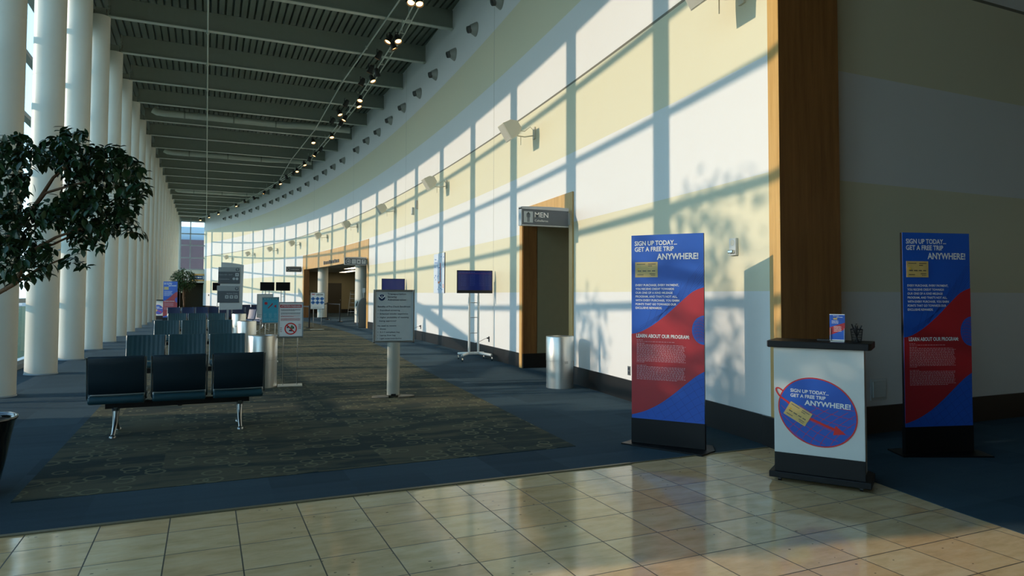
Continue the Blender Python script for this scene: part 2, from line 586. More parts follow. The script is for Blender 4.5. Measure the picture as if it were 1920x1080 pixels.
# curved wall on the right
def wall_right():
    ys = [Y0W]
    y = Y0W
    marks = sorted([10.42, 12.80, MO0, MO1])
    while y < Y_END:
        ny = min(y + .5, Y_END)
        for m in marks:
            if y + 1e-6 < m < ny - 1e-6: ny = m; break
        ys.append(ny); y = ny
    b = MB()
    th = .22
    def seg(a, c, z0, z1):
        xa, xc = XW(a), XW(c)
        b.add([(xa, a, z0), (xc, c, z0), (xc, c, z1), (xa, a, z1)], [(0, 3, 2, 1)], True)
        b.add([(xa + th, a, z0), (xc + th, c, z0), (xc + th, c, z1), (xa + th, a, z1)], [(0, 1, 2, 3)], True)
    def jamb(a, z1, s):
        x = XW(a)
        b.add([(x, a, 0), (x + th, a, 0), (x + th, a, z1), (x, a, z1)], [(0, 1, 2, 3) if s > 0 else (0, 3, 2, 1)])
    for a, c in zip(ys[:-1], ys[1:]):
        m = (a + c) / 2
        z0 = 2.98 if 10.42 < m < 12.80 else (3.05 if MO0 < m < MO1 else 0)
        seg(a, c, z0, CEIL + .02)
        if z0:
            xa, xc = XW(a), XW(c)
            b.add([(xa, a, z0), (xc, c, z0), (xc + th, c, z0), (xa + th, a, z0)], [(0, 1, 2, 3)])
    jamb(Y0W, CEIL, 1); jamb(10.42, 2.98, -1); jamb(12.80, 2.98, 1); jamb(MO0, 3.05, -1); jamb(MO1, 3.05, 1)
    struct(b.build('wall_right', M_WALL))
    # black rubber base along it, broken at the openings
    k = 1
    for (a, c) in ((Y0W + .12, 10.42), (12.80, MO0), (MO1, Y_END)):
        q = MB(); yy = a
        vs = []
        while True:
            vs.append(yy)
            if yy >= c: break
            yy = min(yy + .5, c)
        for i, v in enumerate(vs[:-1]):
            w = vs[i + 1]
            x0, x1 = XW(v), XW(w)
            q.add([(x0 - .02, v, 0), (x1 - .02, w, 0), (x1 - .02, w, .30), (x0 - .02, v, .30), (x0 + .01, v, .30), (x1 + .01, w, .30)],
                  [(0, 3, 2, 1), (3, 4, 5, 2)], False)
        struct(q.build('baseboard_right' if k == 1 else 'baseboard_right_%d' % k, M_BASEB)); k += 1
MO1 = wallhit(569.6, 560).y
MO0 = wallhit(688, 560).y
wall_right()

_r = ray(1578, 600); PX1 = _r.x / _r.y * 5.03
# the far-side wall that faces the camera on the right, and the timber-clad corner
struct(MB().box(6.15, 16.2, YB, YB + .2, 0, CEIL).build('wall_back', M_WALL))
struct(MB().box(6.2, 16.0, YB - .025, YB, 0, .30).build('baseboard_back', M_BASEB))
struct(MB().prism_z([(5.139, 5.03), (PX1, 5.03), (PX1, YB + .2), (5.40, YB + .2), (5.26, 5.24), (5.215, 5.24)], .30, CEIL).build('trim_3', M_WOOD_SHADE))  # corner face turned from the sun, its shade painted as darker wood
struct(MB().prism_z([(5.133, 5.026), (5.139, 5.026), (5.217, 5.245), (5.209, 5.245)], .30, CEIL).build('trim_4', M_WOOD))  # sunlit side of the corner, its light painted with the lighter wood
struct(MB().prism_z([(5.118, 5.01), (PX1 + .01, 5.01), (PX1 + .01, YB + .2), (5.40, YB + .2), (5.30, 5.36), (5.195, 5.36)], 0, .30).build('baseboard_corner', M_BASEB))
M_FARW = mat('far_hall_wall', (146, 140, 122), .7)
# rest of the hall, out of frame, closes the room
struct(MB().box(16.0, 16.2, -8.2, 5.4, 0, CEIL).build('wall_far_right', M_FARW))
struct(MB().box(-3.6, 16.2, -8.4, -8.2, 0, CEIL).build('wall_behind_camera', M_FARW))

# timber portals of the two openings
def portal(y0, y1, ztop, zop, wd, num):
    b = MB()
    def strip(a, c, z0, z1):
        yy = a
        while yy < c - 1e-6:
            w = min(yy + .5, c)
            x0, x1 = XW(yy) - .028, XW(w) - .028
            b.add([(x0, yy, z0), (x1, w, z0), (x1, w, z1), (x0, yy, z1), (x0 + .04, yy, z0), (x1 + .04, w, z0), (x1 + .04, w, z1), (x0 + .04, yy, z1)],
                  [(0, 3, 2, 1), (3, 7, 6, 2), (0, 1, 5, 4)])
            yy = w
        x = XW(a) - .028
        b.add([(x, a, z0), (x + .04, a, z0), (x + .04, a, z1), (x, a, z1)], [(0, 1, 2, 3)])
        x = XW(c) - .028
        b.add([(x, c, z0), (x + .04, c, z0), (x + .04, c, z1), (x, c, z1)], [(0, 3, 2, 1)])
    strip(y0 - wd, y1 + wd, zop, ztop)
    strip(y0 - wd, y0, 0, zop)
    strip(y1, y1 + wd, 0, zop)
    struct(b.build('door_%d' % num, M_WOOD))
    # inner linings, their shade painted in as darker wood
    l = MB()
    l.box(XW(y1) - .01, XW(y1) + .32, y1 - .02, y1 + .02, .0, zop)
    struct(l.build('trim_%d' % (4 + num), M_WOOD_SHADE))
portal(10.42, 12.80, 3.30, 2.98, .15, 1)
portal(MO0, MO1, 3.95, 3.05, .28, 2)
# recess behind MEN
struct(MB().box(XW(12.80) + .31, 9.2, 12.78, 13.0, 0, 3.1).build('wall_recess_far', M_KHAKI))
struct(MB().box(9.2, 9.4, 10.0, 13.0, 0, 3.1).build('wall_recess_end', M_KHAKI))
struct(MB().box(XW(10.42) + .2, 9.2, 10.22, 10.42, 0, 3.1).build('wall_recess_near', M_KHAKI))
struct(MB().box(XW(10.42) + .2, 9.4, 10.0, 13.0, 3.02, 3.12).build('ceiling_recess', M_KHAKI))
struct(MB().box(XW(12.80) - .02, 9.2, 12.755, 12.78, 0, .30).build('baseboard_recess', M_BASEB))
# recess behind the wide opening
bx0, LYF = 12.5, 55.0
struct(MB().box(bx0, bx0 + .2, MO0 - 1.2, LYF + .2, 0, 3.3).build('wall_lobby_back', M_KHAKI))
struct(MB().box(XW(LYF) + .2, bx0, LYF, LYF + .2, 0, 3.3).build('wall_lobby_far', M_KHAKI))
struct(MB().box(XW(MO0) + .2, bx0, MO0 - 1.2, MO0 - 1, 0, 3.3).build('wall_lobby_near', M_KHAKI))
struct(MB().prism_z([(XW(y) + .1, y) for y in [MO0 - 1.2 + (LYF + 1.2 - MO0) * k / 20 for k in range(21)]][::-1] + [(bx0 + .2, MO0 - 1.2), (bx0 + .2, LYF)], 3.2, 3.3).build('ceiling_lobby', mat('pale_soffit', (200, 198, 186), .7)))
struct(MB().box(XW(LYF) + .2, bx0, LYF - .03, LYF, 0, .3).build('baseboard_lobby', M_BASEB))
struct(MB().box(bx0 - .03, bx0, MO0 - 1, LYF - .03, 0, .3).build('baseboard_lobby_back', M_BASEB))

# glass wall on the left: one window per bay
ZT = [.12, 1.36, 2.61, 3.87, 5.12, 6.37, 7.63, 8.66]
COLS_Y = [15.28 + 3.07 * k for k in range(-7, 20)]
for i, y in enumerate(COLS_Y[:-1]):
    y1 = COLS_Y[i + 1]
    if y < -4: continue
    ym = y + .20
    b = MB().box(GX - .06, GX + .06, ym - .03, ym + .03, 0, 8.64)
    for z in ZT:
        hz = .045
        b.box(GX - .07, GX + .07, ym + .03, y1 + .17, z - hz, z + hz)
    o = b.build('window_%d' % (i + 1), M_FRAME)
    struct(o)
    MB().box(GX - .008, GX + .008, ym + .03, y1 + .17, .12, 8.64).build('pane', M_GLASS, o)
struct(MB().box(-3.6, -3.3, -8.2, 80, 8.64, CEIL + .1).build('wall_left', M_BEAM))
struct(MB().box(-3.6, -3.35, -8.2, 80, 0, .10).build('baseboard_left', M_FRAME))
struct(MB().box(-3.6, -3.3, -8.2, -3.14 + .17, 0, 8.64).build('wall_left_end', M_DARKIN))

# ribbed steel deck
dk = MB()
x = -3.6
while x < 16.2:
    for (xa, za, xb, zb) in ((x, CEIL, x + .14, CEIL), (x + .14, CEIL, x + .15, CEIL + .07), (x + .15, CEIL + .07, x + .19, CEIL + .07), (x + .19, CEIL + .07, x + .20, CEIL)):
        dk.add([(xa, -8.4, za), (xa, 84, za), (xb, 84, zb), (xb, -8.4, zb)], [(0, 1, 2, 3)])
    x += .20
dk.box(-3.7, 16.3, -8.5, 84, CEIL + .09, CEIL + .3)
struct(dk.build('ceiling', M_DECK))

# columns
for i, y in enumerate(COLS_Y[1:]):
    lab = 'white round full-height column by the glass wall, %s from the camera side of the row' % ORD[i]
    t = thing('round_column', lab, 'column', (COLX, y, 0), 0, 'white round columns along the glass wall')
    SY = .80
    MB().lathe([(.262, 0), (.262, 5.60)], n=44, sy=SY).lathe([(.258, 5.60), (.258, 5.612)], n=44, sy=SY).lathe([(.262, 5.612), (.262, 9.08)], n=44, sy=SY).build('shaft', M_COL, t)
    MB().lathe([(.272, 0), (.272, .02), (.262, .025)], n=44, sy=SY + .02).build('base_ring', M_FRAME, t)
    MB().box(-.10, .16, -.09, .09, 9.08, 9.30).box(-.5, -.1, -.05, .05, 9.12, 9.24).build('cap_bracket', M_BEAM, t)
# beams
beam_src = None
for i, y in enumerate(COLS_Y[2:]):
    xe = min(XW(y), 16) - .02 if y > 5.1 else 15.9
    if y > YE - .2: continue
    lab = 'dark steel ceiling beam spanning the hall, %s from the front' % ORD[i]
    t = thing('ceiling_beam', lab, 'beam', (0, y, BZ), 0, 'steel beams under the ceiling deck')
    xs = COLX + .2
    MB().box(xs, xe, -.012, .012, .02, .56).build('web', M_BEAM, t)
    MB().box(xs, xe, -.085, .085, 0, .022).build('bottom_flange', M_PIPE, t)
    b = MB().box(xs, xs + .03, -.08, .08, .02, .56)
    for zz in (.08, .16, .24, .32):
        b.box(xs - .02, xs + .05, -.07, -.03, zz, zz + .03)
    b.build('end_plate', M_BEAM, t)

# far end wall with gridded window, sign and dark doorway
def ex(px): return ray(px, 550).x / ray(px, 550).y * YE
def ez(py, px=360):
    r = ray(px, py)
    return H + r.z / r.y * YE
wx0, wx1, zb0, zb1 = ex(336), ex(387.5), ez(505), ez(415)
b = MB()
b.box(-3.5, 8, YE, YE + .3, 0, 9)
EW = MB()
EW.box(-3.5, wx0, YE, YE + .3, 0, CEIL); EW.box(wx1, XW(YE) + .3, YE, YE + .3, 0, CEIL)
EW.box(wx0, wx1, YE, YE + .3, zb1 + .35, CEIL)
dz = ez(532)
EW.box(wx0, wx1, YE, YE + .3, dz, zb0)
struct(EW.build('wall_end', mat('end_wall_paint', (206, 208, 196), .5, var=.02)))
ewf = MB()
for px in (336.5, 355, 387):
    ewf.box(ex(px) - .05, ex(px) + .05, YE - .05, YE + .1, zb0, zb1 + .35)
for py in (505, 483.5, 460, 438.5, 415.5):
    ewf.box(wx0, wx1, YE - .04, YE + .1, ez(py) - .05, ez(py) + .05)
o = struct(ewf.build('window_27', M_FRAME))
MB().box(wx0, wx1, YE + .04, YE + .05, zb0, zb1 + .3).build('pane', M_GLASS, o)
struct(MB().box(wx0, wx1, YE + .0, YE + .3, zb1 + .05, zb1 + .4).build('trim_7', M_BEAM))
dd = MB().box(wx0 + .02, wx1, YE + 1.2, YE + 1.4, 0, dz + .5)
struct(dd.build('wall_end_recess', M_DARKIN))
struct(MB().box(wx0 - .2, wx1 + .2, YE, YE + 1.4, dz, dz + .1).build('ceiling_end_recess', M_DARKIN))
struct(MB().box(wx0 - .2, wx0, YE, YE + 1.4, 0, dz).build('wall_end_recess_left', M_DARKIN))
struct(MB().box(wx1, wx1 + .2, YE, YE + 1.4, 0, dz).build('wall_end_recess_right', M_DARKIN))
# outside: lawn, apron, terminal building beyond the end window
struct(MB().box(-90, -3.62, -40, 140, -.3, -.12).build('ground_lawn', M_GRASS))
tag(MB().box(-40, -20, -40, 140, -.12, -.09).build('access_road', M_PAVE), 'grey concrete road outside beyond the lawn', 'road')
bl = thing('terminal_building', 'brown panelled building seen through the far end window', 'building', (-2, YE + 16, 0))
MB().box(-14, 14, 0, 6, -.1, 8.0).build('wall_panel', M_BRICK, bl)
MB().box(-14, 14, .5, 6, 8.0, 9.6).build('upper_panel', M_SKYP, bl)

# ------------------------------------------------------------------ printed sign pieces
def dashes(mb, x0, x1, z, h, y, rnd, lo=.008, hi=.03, gap=.007):
    x = x0
    while x < x1:
        w = min(rnd.uniform(lo, hi), x1 - x)
        mb.add([(x, y, z), (x + w, y, z), (x + w, y, z + h), (x, y, z + h)], [(0, 1, 2, 3)])
        x += w + gap
def disc(cx, cz, r, n=40, a0=0., a1=2 * PI):
    return [(cx + r * math.cos(a0 + (a1 - a0) * k / n), cz + r * math.sin(a0 + (a1 - a0) * k / n)) for k in range(n + (0 if a1 - a0 >= 2 * PI - 1e-6 else 1))]
def interp(pts, u):
    for (a, b), (c, d) in zip(pts[:-1], pts[1:]):
        if u <= c: 
            t = (u - a) / (c - a)
            return b + (d - b) * t
    return pts[-1][1]
def smooth_curve(pts, n=40):
    # Catmull-Rom through (u, v)
    out = []
    P = [pts[0]] + pts + [pts[-1]]
    for i in range(1, len(P) - 2):
        for k in range(n // (len(pts) - 1)):
            t = k / (n // (len(pts) - 1))
            q = []
            for j in (0, 1):
                p0, p1, p2, p3 = P[i - 1][j], P[i][j], P[i + 1][j], P[i + 2][j]
                q.append(.5 * (2 * p1 + (p2 - p0) * t + (2 * p0 - 5 * p1 + 4 * p2 - p3) * t * t + (3 * p1 - p0 - 3 * p2 + p3) * t ** 3))
            out.append(tuple(q))
    out.append(pts[-1])
    return out
def card(t, cx, cz, w, h, y, rot=0.):
    def R(x, z):
        return (cx + x * math.cos(rot) - z * math.sin(rot), cz + x * math.sin(rot) + z * math.cos(rot))
    m = MB()
    m.prism([R(-w / 2, -h / 2), R(w / 2, -h / 2), R(w / 2, h / 2), R(-w / 2, h / 2)], y, y + .002)
    c = m.build('printed_card', M_GOLD, t)
    k = MB(); rn = random.Random(5)
    for (x0, x1, zz, hh) in ((-.42, -.05, .34, .05), (.08, .42, .34, .05), (.08, .25, .22, .05), (-.38, -.22, -.12, .07), (-.16, 0, -.12, .07), (.06, .2, -.12, .07),
                             (.26, .4, -.12, .07), (-.4, -.12, -.36, .05), (.15, .4, -.3, .05), (.2, .4, -.4, .04)):
        x = x0
        while x < x1:
            q = min(.035, x1 - x)
            k.add([(R(x * w, zz * h)[0], y - .0008, R(x * w, zz * h)[1]), (R((x + q) * w, zz * h)[0], y - .0008, R((x + q) * w, zz * h)[1]),
                   (R((x + q) * w, (zz + hh) * h)[0], y - .0008, R((x + q) * w, (zz + hh) * h)[1]), (R(x * w, (zz + hh) * h)[0], y - .0008, R(x * w, (zz + hh) * h)[1])], [(0, 1, 2, 3)])
            x += q + .012
    k.build('card_numbers', M_INK, c)
    s = MB().prism([R(a, b) for a, b in disc(-.36 * w, .04 * h, .055 * w, 16)], y - .0012, y)
    s.build('card_seal', mat('seal_yellow', (222, 176, 60), .4), c)

def make_banner(label, A, B, group):
    loc, rz, Wd = frame_from(A, B)
    Wd = .735
    ZT_, ZB_ = 2.13, .268
    Hp = ZT_ - ZB_
    t = thing('banner_stand', label, 'banner', loc, rz, group)
    X = lambda u: -Wd / 2 + u * Wd
    Z = lambda v: ZT_ - v * Hp
    MB().box(-Wd / 2, Wd / 2, 0, .03, .02, ZT_).build('panel_core', M_BLACKP, t, .002)
    MB().box(-Wd / 2 - .004, Wd / 2 + .004, -.008, .038, .02, ZB_).build('lower_panel', M_BLACK, t, .002)
    bp = MB().prism_z([(-Wd / 2 - .09, -.08), (Wd / 2 + .02, -.22), (Wd / 2 + .09, .02), (Wd / 2 + .02, .25), (-Wd / 2 - .02, .22)], 0, .018)
    bp.build('base_plate', M_BLACK, t, .003)
    MB().box(-Wd / 2 + .001, Wd / 2 - .001, -.003, 0, ZB_, ZT_ - .001).build('blue_print', M_BLUE, t)
    up = smooth_curve([(0, .542), (.08, .536), (.18, .520), (.32, .487), (.5, .432), (.68, .368), (.85, .311), (1, .286)])
    lo = smooth_curve([(0, .982), (.08, .973), (.22, .952), (.4, .912), (.58, .858), (.76, .797), (.9, .752), (1, .728)])
    red = MB()
    pu = [(X(u), Z(v)) for u, v in up]; pl = [(X(u), Z(v)) for u, v in lo]
    for i in range(len(pu) - 1):
        red.add([(pu[i][0], -.004, pu[i][1]), (pl[i][0], -.004, pl[i][1]), (pl[i + 1][0], -.004, pl[i + 1][1]), (pu[i + 1][0], -.004, pu[i + 1][1])], [(0, 1, 2, 3)])
    red.build('red_swoosh', M_RED, t)
    g = MB(); r = .118
    gc = (X(1.0), Z(.512)); rz_ = .142
    pts = [(gc[0] + r * math.cos(a), gc[1] + rz_ * math.sin(a)) for a in [PI / 2 + PI * k / 30 for k in range(31)]]
    g.add([(p[0], -.005, p[1]) for p in pts], [tuple(range(len(pts)))])
    g.build('globe', M_BLUE, t)
    gl = MB()
    for k in range(-5, 6):
        for s in (1, -1):
            L = []
            for j in range(13):
                a = -1 + 2 * j / 12
                x = k * .16 * math.sqrt(max(0, 1 - a * a)) + s * a * .25
                zz = a
                if x * x + zz * zz < .98 and x < 0: L.append((gc[0] + r * x, gc[1] + rz_ * zz * s))
            gl.ribbon(L, .0022, -.0056)
    for k in range(-4, 5):
        zz = k / 5.
        q = math.sqrt(1 - zz * zz)
        gl.ribbon([(gc[0] - r * q * c_, gc[1] + rz_ * (zz + .12 * math.sin(c_ * PI))) for c_ in [j / 8 for j in range(8)]], .0022, -.0056)
    gl.build('globe_grid', M_RED, t)
    # faint darker grid in the blue fields
    dg = MB()
    for k in range(9):
        L = []
        for j in range(20):
            u = .12 + .88 * j / 19
            v = .27 + .26 * (1 - u) ** .9 - k * .016 * (u ** .5) + .02 * (1 - u) * k
            if v < interp(up, u) - .004 and v > .15: L.append((X(u), Z(v)))
        dg.ribbon(L, .0022, -.0035)
    for k in range(8):
        u0 = .30 + k * .1
        L = []
        for j in range(12):
            u = u0 - .12 * (j / 11) ** 1.6
            v = interp(up, u) - .004 - (1 - j / 11) * (.12 - .006 * k)
            if 0 < u < 1: L.append((X(u), Z(v)))
        dg.ribbon(L, .0022, -.0035)
    for k in range(11):
        L = []
        for j in range(14):
            s_ = j / 13
            u = .2 + k * .085 + s_ * .28
            v = interp(lo, min(max(u, 0), 1)) + .006 + s_ * .25
            if 0 < u < 1 and v < 1: L.append((X(u), Z(v)))
        dg.ribbon(L, .0022, -.0035)
    for k in range(6):
        L = []
        for j in range(20):
            u = .35 + .65 * j / 19
            v = interp(lo, u) + .035 + .042 * k - .05 * (1 - u)
            if v < .998 and v > interp(lo, u) + .004: L.append((X(u), Z(v)))
        dg.ribbon(L, .0022, -.0035)
    dg.build('faint_grid', M_BLUED, t)
    T = MB()
    yy = -.0062
    T.text('SIGN UP TODAY...', X(.05), Z(.057), w=.595 * Wd, h=.047, y=yy, bold=.022)
    T.text('GET A FREE TRIP', X(.05), Z(.090), w=.55 * Wd, h=.047, y=yy, bold=.022)
    T.text('ANYWHERE!', X(.365), Z(.136), w=.565 * Wd, h=.062, y=yy, bold=.026)
    for k, (s_, w_) in enumerate((('EVERY PURCHASE, EVERY PAYMENT,', .605), ('YOU RECEIVE CREDIT TOWARDS', .54), ('OUR ONE OF A KIND MILEAGE', .52),
                                  ("PROGRAM, AND THAT'S NOT ALL,", .585), ('WITH EVERY PURCHASE, YOU EARN', .61), ('POINTS THAT GO TOWARDS OUR', .57), ('EXCLUSIVE REWARDS.', .375))):
        T.text(s_, X(.06), Z(.280 + .0207 * k), w=w_ * Wd, h=.0215, y=yy, bold=.022)
    T.text('LEARN ABOUT OUR PROGRAM:', X(.07), Z(.560), w=.735 * Wd, h=.036, y=yy, bold=.024)
    T.build('lettering', M_PAPER, t)
    S = MB(); rn = random.Random(3)
    dashes(S, X(.075), X(.17), Z(.575), .005, yy, rn)
    dashes(S, X(.075), X(.61), Z(.583), .005, yy, rn)
    dashes(S, X(.075), X(.19), Z(.593), .005, yy, rn)
    for k in range(14):
        dashes(S, X(.075), X(.745 + rn.uniform(-.025, .012)), Z(.600 + k * .0068), .0058, yy, rn)
    dashes(S, X(.075), X(.19), Z(.695), .005, yy, rn)
    dashes(S, X(.075), X(.21), Z(.712), .005, yy, rn)
    for k in range(11):
        dashes(S, X(.075), X((.745 if k < 10 else .66) + rn.uniform(-.025, .012)), Z(.719 + k * .0068), .0058, yy, rn)
    S.build('small_print', M_PINK, t)
    card(t, X(.215), Z(.190), .32 * Wd, .155, -.0055)
    return t
GB = 'sign-up banner stands'
A1, B1 = onz(1185, 828.5, .02), onz(1322, 843.5, .02)
ban = make_banner('tall blue and red sign-up banner in front of the sunlit cream wall', A1, B1, GB)
A2, B2 = atd(1692, 800, 6.55), atd(1829, 800, 6.68)
l2, r2, _ = frame_from(A2, B2)
dup(ban, l2, r2, 'tall blue and red sign-up banner in the dark corner right of the white podium')
A3, B3 = atd(306.5, 580, 35.5), atd(331, 580, 35.5)
l3, r3, _ = frame_from(A3, B3)
dup(ban, l3, r3, 'small-looking far blue and red banner beside the columns, left of the far potted tree')

# ------------------------------------------------------------------ podium
def make_podium(label, A, B):
    loc, rz, _ = frame_from(A, B)
    t = thing('podium', label, 'podium', (loc[0], loc[1], 0), rz, 'white sign-up podiums')
    W2 = .333
    MB().prism_z([(-.375, -.02), (.375, -.02), (.375, .34), (.30, .44), (-.30, .44), (-.375, .34)], .035, .085).build('base', M_BLACK, t, .006)
    MB().box(-W2 + .015, W2 - .015, .02, .36, .085, 1.09).build('cabinet', M_WHITE, t, .004)
    MB().box(-W2, W2, .0, .02, .24, 1.095).build('front_panel', M_WHITE, t, .003)
    MB().box(-W2, W2, .0, .02, .085, .24).build('kick_panel', M_BLACK, t, .002)
    MB().prism_z([(-.37, -.04), (.37, -.04), (.385, .0), (.385, .38), (-.385, .38), (-.385, .0)], 1.095, 1.148).build('counter_top', M_BLACK, t, .006)
    for sx in (-.3, .3):
        for sy in (.04, .36):
            MB().prism_x([(sy + .022 * math.cos(a), .020 + .019 * math.sin(a)) for a in [k * PI / 8 for k in range(16)]], sx - .012, sx + .012).build('caster', M_BLACKP, t)
    # round emblem
    cx, cz, rx, rz_ = -.008, .588, .292, .272
    em = MB()
    def el(k, n=64, s=1.): return (cx + rx * s * math.cos(2 * PI * k / n), cz + rz_ * s * math.sin(2 * PI * k / n) - .10 * s * (rx * math.cos(2 * PI * k / n)))
    em.prism([el(k) for k in range(64)], -.004, 0)
    e1 = em.build('emblem', M_REDL, t)
    MB().prism([el(k, s=.966) for k in range(64)], -.005, -.003).build('emblem_field', M_BLUE, e1)
    g = MB()
    for k in range(9):
        a = -.75 + k * .24
        L = []
        for j in range(22):
            s_ = j / 21
            x = a + .95 * s_ ** 1.5 - .15
            z = -1.0 + 1.15 * s_
            if x * x + z * z < .93 and z < .18 + .2 * (x < -.5): L.append((cx + rx * x, cz + rz_ * z - .1 * rx * x))
        g.ribbon(L, .0032, -.0058)
    for k in range(7):
        L = []
        for j in range(26):
            x = -1 + 2 * j / 25
            z = -.95 + k * .24 - .5 * x + .28 * x * x - .12
            if x * x + z * z < .93 and z < .2: L.append((cx + rx * x, cz + rz_ * z - .02 * rx * x))
        g.ribbon(L, .0032, -.0058)
    g.build('emblem_grid', mat('print_crimson_line', (196, 40, 70), .4), e1)
    ar = MB()
    P0 = [(-.290, .700), (-.306, .722), (-.316, .745), (-.314, .760), (-.302, .764), (-.284, .757), (-.262, .740)]
    ar.ribbon(P0, .011, -.0066)
    P1 = [(-.296, .708), (-.28, .690), (-.235, .66), (-.18, .62), (-.05, .53), (.06, .485), (.145, .455)]
    for i, (a, b_) in enumerate(zip(P1[:-1], P1[1:])):
        ar.ribbon([a, b_], .012 + .002 * i, -.0068)
    ar.add([(.125, -.007, .496), (.108, -.007, .420), (.198, -.007, .436)], [(0, 1, 2)])
    ar.build('red_arrow', M_REDL, e1)
    T = MB()
    T.text('SIGN UP TODAY...', -.205, .738, w=.285, h=.027, y=-.0072, bold=.026, rot=-.03)
    T.text('GET A FREE TRIP', -.205, .699, w=.262, h=.027, y=-.0072, bold=.026, rot=-.03)
    T.text('ANYWHERE!', -.10, .641, w=.335, h=.040, y=-.0072, bold=.03, rot=-.03)
    T.build('lettering', M_PAPER, e1)
    card(e1, -.15, .565, .185, .118, -.0095, rot=-.52)
    return t
PA, PB = onz(1450, 893, .035), onz(1627, 917, .035)
pod = make_podium('white podium with a round globe emblem and black counter, standing on the tiles', PA, PB)
PZ = pod.rotation_euler.z
pd = dup(pod, frame_from(atd(288, 580, 39), atd(306, 580, 39))[0], TH * -1, 'far white podium beside the columns, left of the far banner')
PM = Matrix.Translation(pod.location) @ Matrix.Rotation(PZ, 4, 'Z')
def on_pod(x, y, z=1.148): return tuple(PM @ Vector((x, y, z)))
# brochure holder
t = thing('brochure_holder', 'clear acrylic holder with a blue and red leaflet on the podium top', 'brochure holder', on_pod(.135, .12), PZ + .02)
MB().box(-.052, .052, -.02, .045, 0, .006).box(-.052, -.049, -.02, .03, 0, .11).box(.049, .052, -.02, .03, 0, .11).box(-.05, .05, .008, .012, 0, .19).build('acrylic_stand', mat('clear_acrylic', (190, 205, 205), .1), t)
lf = MB().box(-.056, .056, -.006, .003, .012, .222).build('leaflet', M_BLUE, t)
rd = MB().add([(-.056, -.0068, .115), (-.056, -.0068, .052), (.056, -.0068, .100), (.056, -.0068, .155)], [(0, 1, 2, 3)])
rd.build('leaflet_band', M_RED, lf)
k_ = MB().box(-.056, .056, -.008, .004, .012, .018).box(-.056, .056, -.008, .004, .216, .222)
k_.text('SIGN UP TODAY...', -.03, .205, w=.045, h=.006, y=-.0075, bold=.02).text('ANYWHERE!', -.005, .194, w=.045, h=.007, y=-.0075, bold=.02)
rn = random.Random(9)
for q in range(4): dashes(k_, -.04, .008, .168 - q * .007, .003, -.0075, rn, .004, .012, .003)
for q in range(6): dashes(k_, -.025, .03, .122 - q * .008, .003, -.0075, rn, .004, .012, .003)
k_.build('leaflet_lettering', M_PAPER, lf)
MB().box(-.028, .0, -.0078, -.006, .178, .192).build('leaflet_card', M_GOLD, lf)
# pen cup
t = thing('pen_cup', 'black wire mesh cup on the podium top, right of the leaflet holder', 'pen cup', on_pod(.272, .13), PZ)
mc = MB()
for k in range(20):
    a = 2 * PI * k / 20
    mc.tube([(.034 * math.cos(a), .034 * math.sin(a), .002), (.045 * math.cos(a), .045 * math.sin(a), .105)], .0012, 5)
for z in (.02, .04, .06, .08):
    mc.lathe([(.034 + .011 * z / .105 - .001, z - .001), (.034 + .011 * z / .105 + .001, z), (.034 + .011 * z / .105 - .001, z + .001)], n=24, cap0=False, cap1=False)
mc.lathe([(.044, .101), (.047, .104), (.044, .107)], n=28, cap0=False, cap1=False).lathe([(.001, 0), (.034, 0), (.034, .004), (.001, .004)], n=28)
mc.build('mesh_cup', M_MESH, t)
for k, (a, lean, hh) in enumerate(((0.3, .03, .125), (2.0, .028, .12), (3.6, .03, .135), (5.0, .026, .13), (1.2, .0, .14))):
    px_, py_ = lean * math.cos(a), lean * math.sin(a)
    p = thing('pen', 'dark pen in the mesh cup, %s of five round the rim' % ['right', 'back right', 'left', 'front', 'middle'][k], 'pen', on_pod(.272, .13, 1.152), PZ, 'pens in the cup')
    MB().tube([(-px_ * .5, -py_ * .5, 0), (px_ * 1.2, py_ * 1.2, hh)], .0042, 8).build('barrel', M_BLACKP, p)
    MB().tube([(px_ * .6, py_ * .6, hh * .72), (px_ * 1.25, py_ * 1.25, hh + .006)], .0052, 8).build('pen_cap', M_BLACKP if k != 3 else M_CHROME, p)
t = thing('card_reader', 'small flat black device lying on the podium top left of the leaflet', 'card reader', on_pod(.035, .17), PZ)
MB().box(-.055, .055, -.04, .04, 0, .016).build('case', M_BLACKP, t, .004)
MB().box(-.045, .02, -.028, .028, .016, .0175).build('display', M_SCREENB, t)

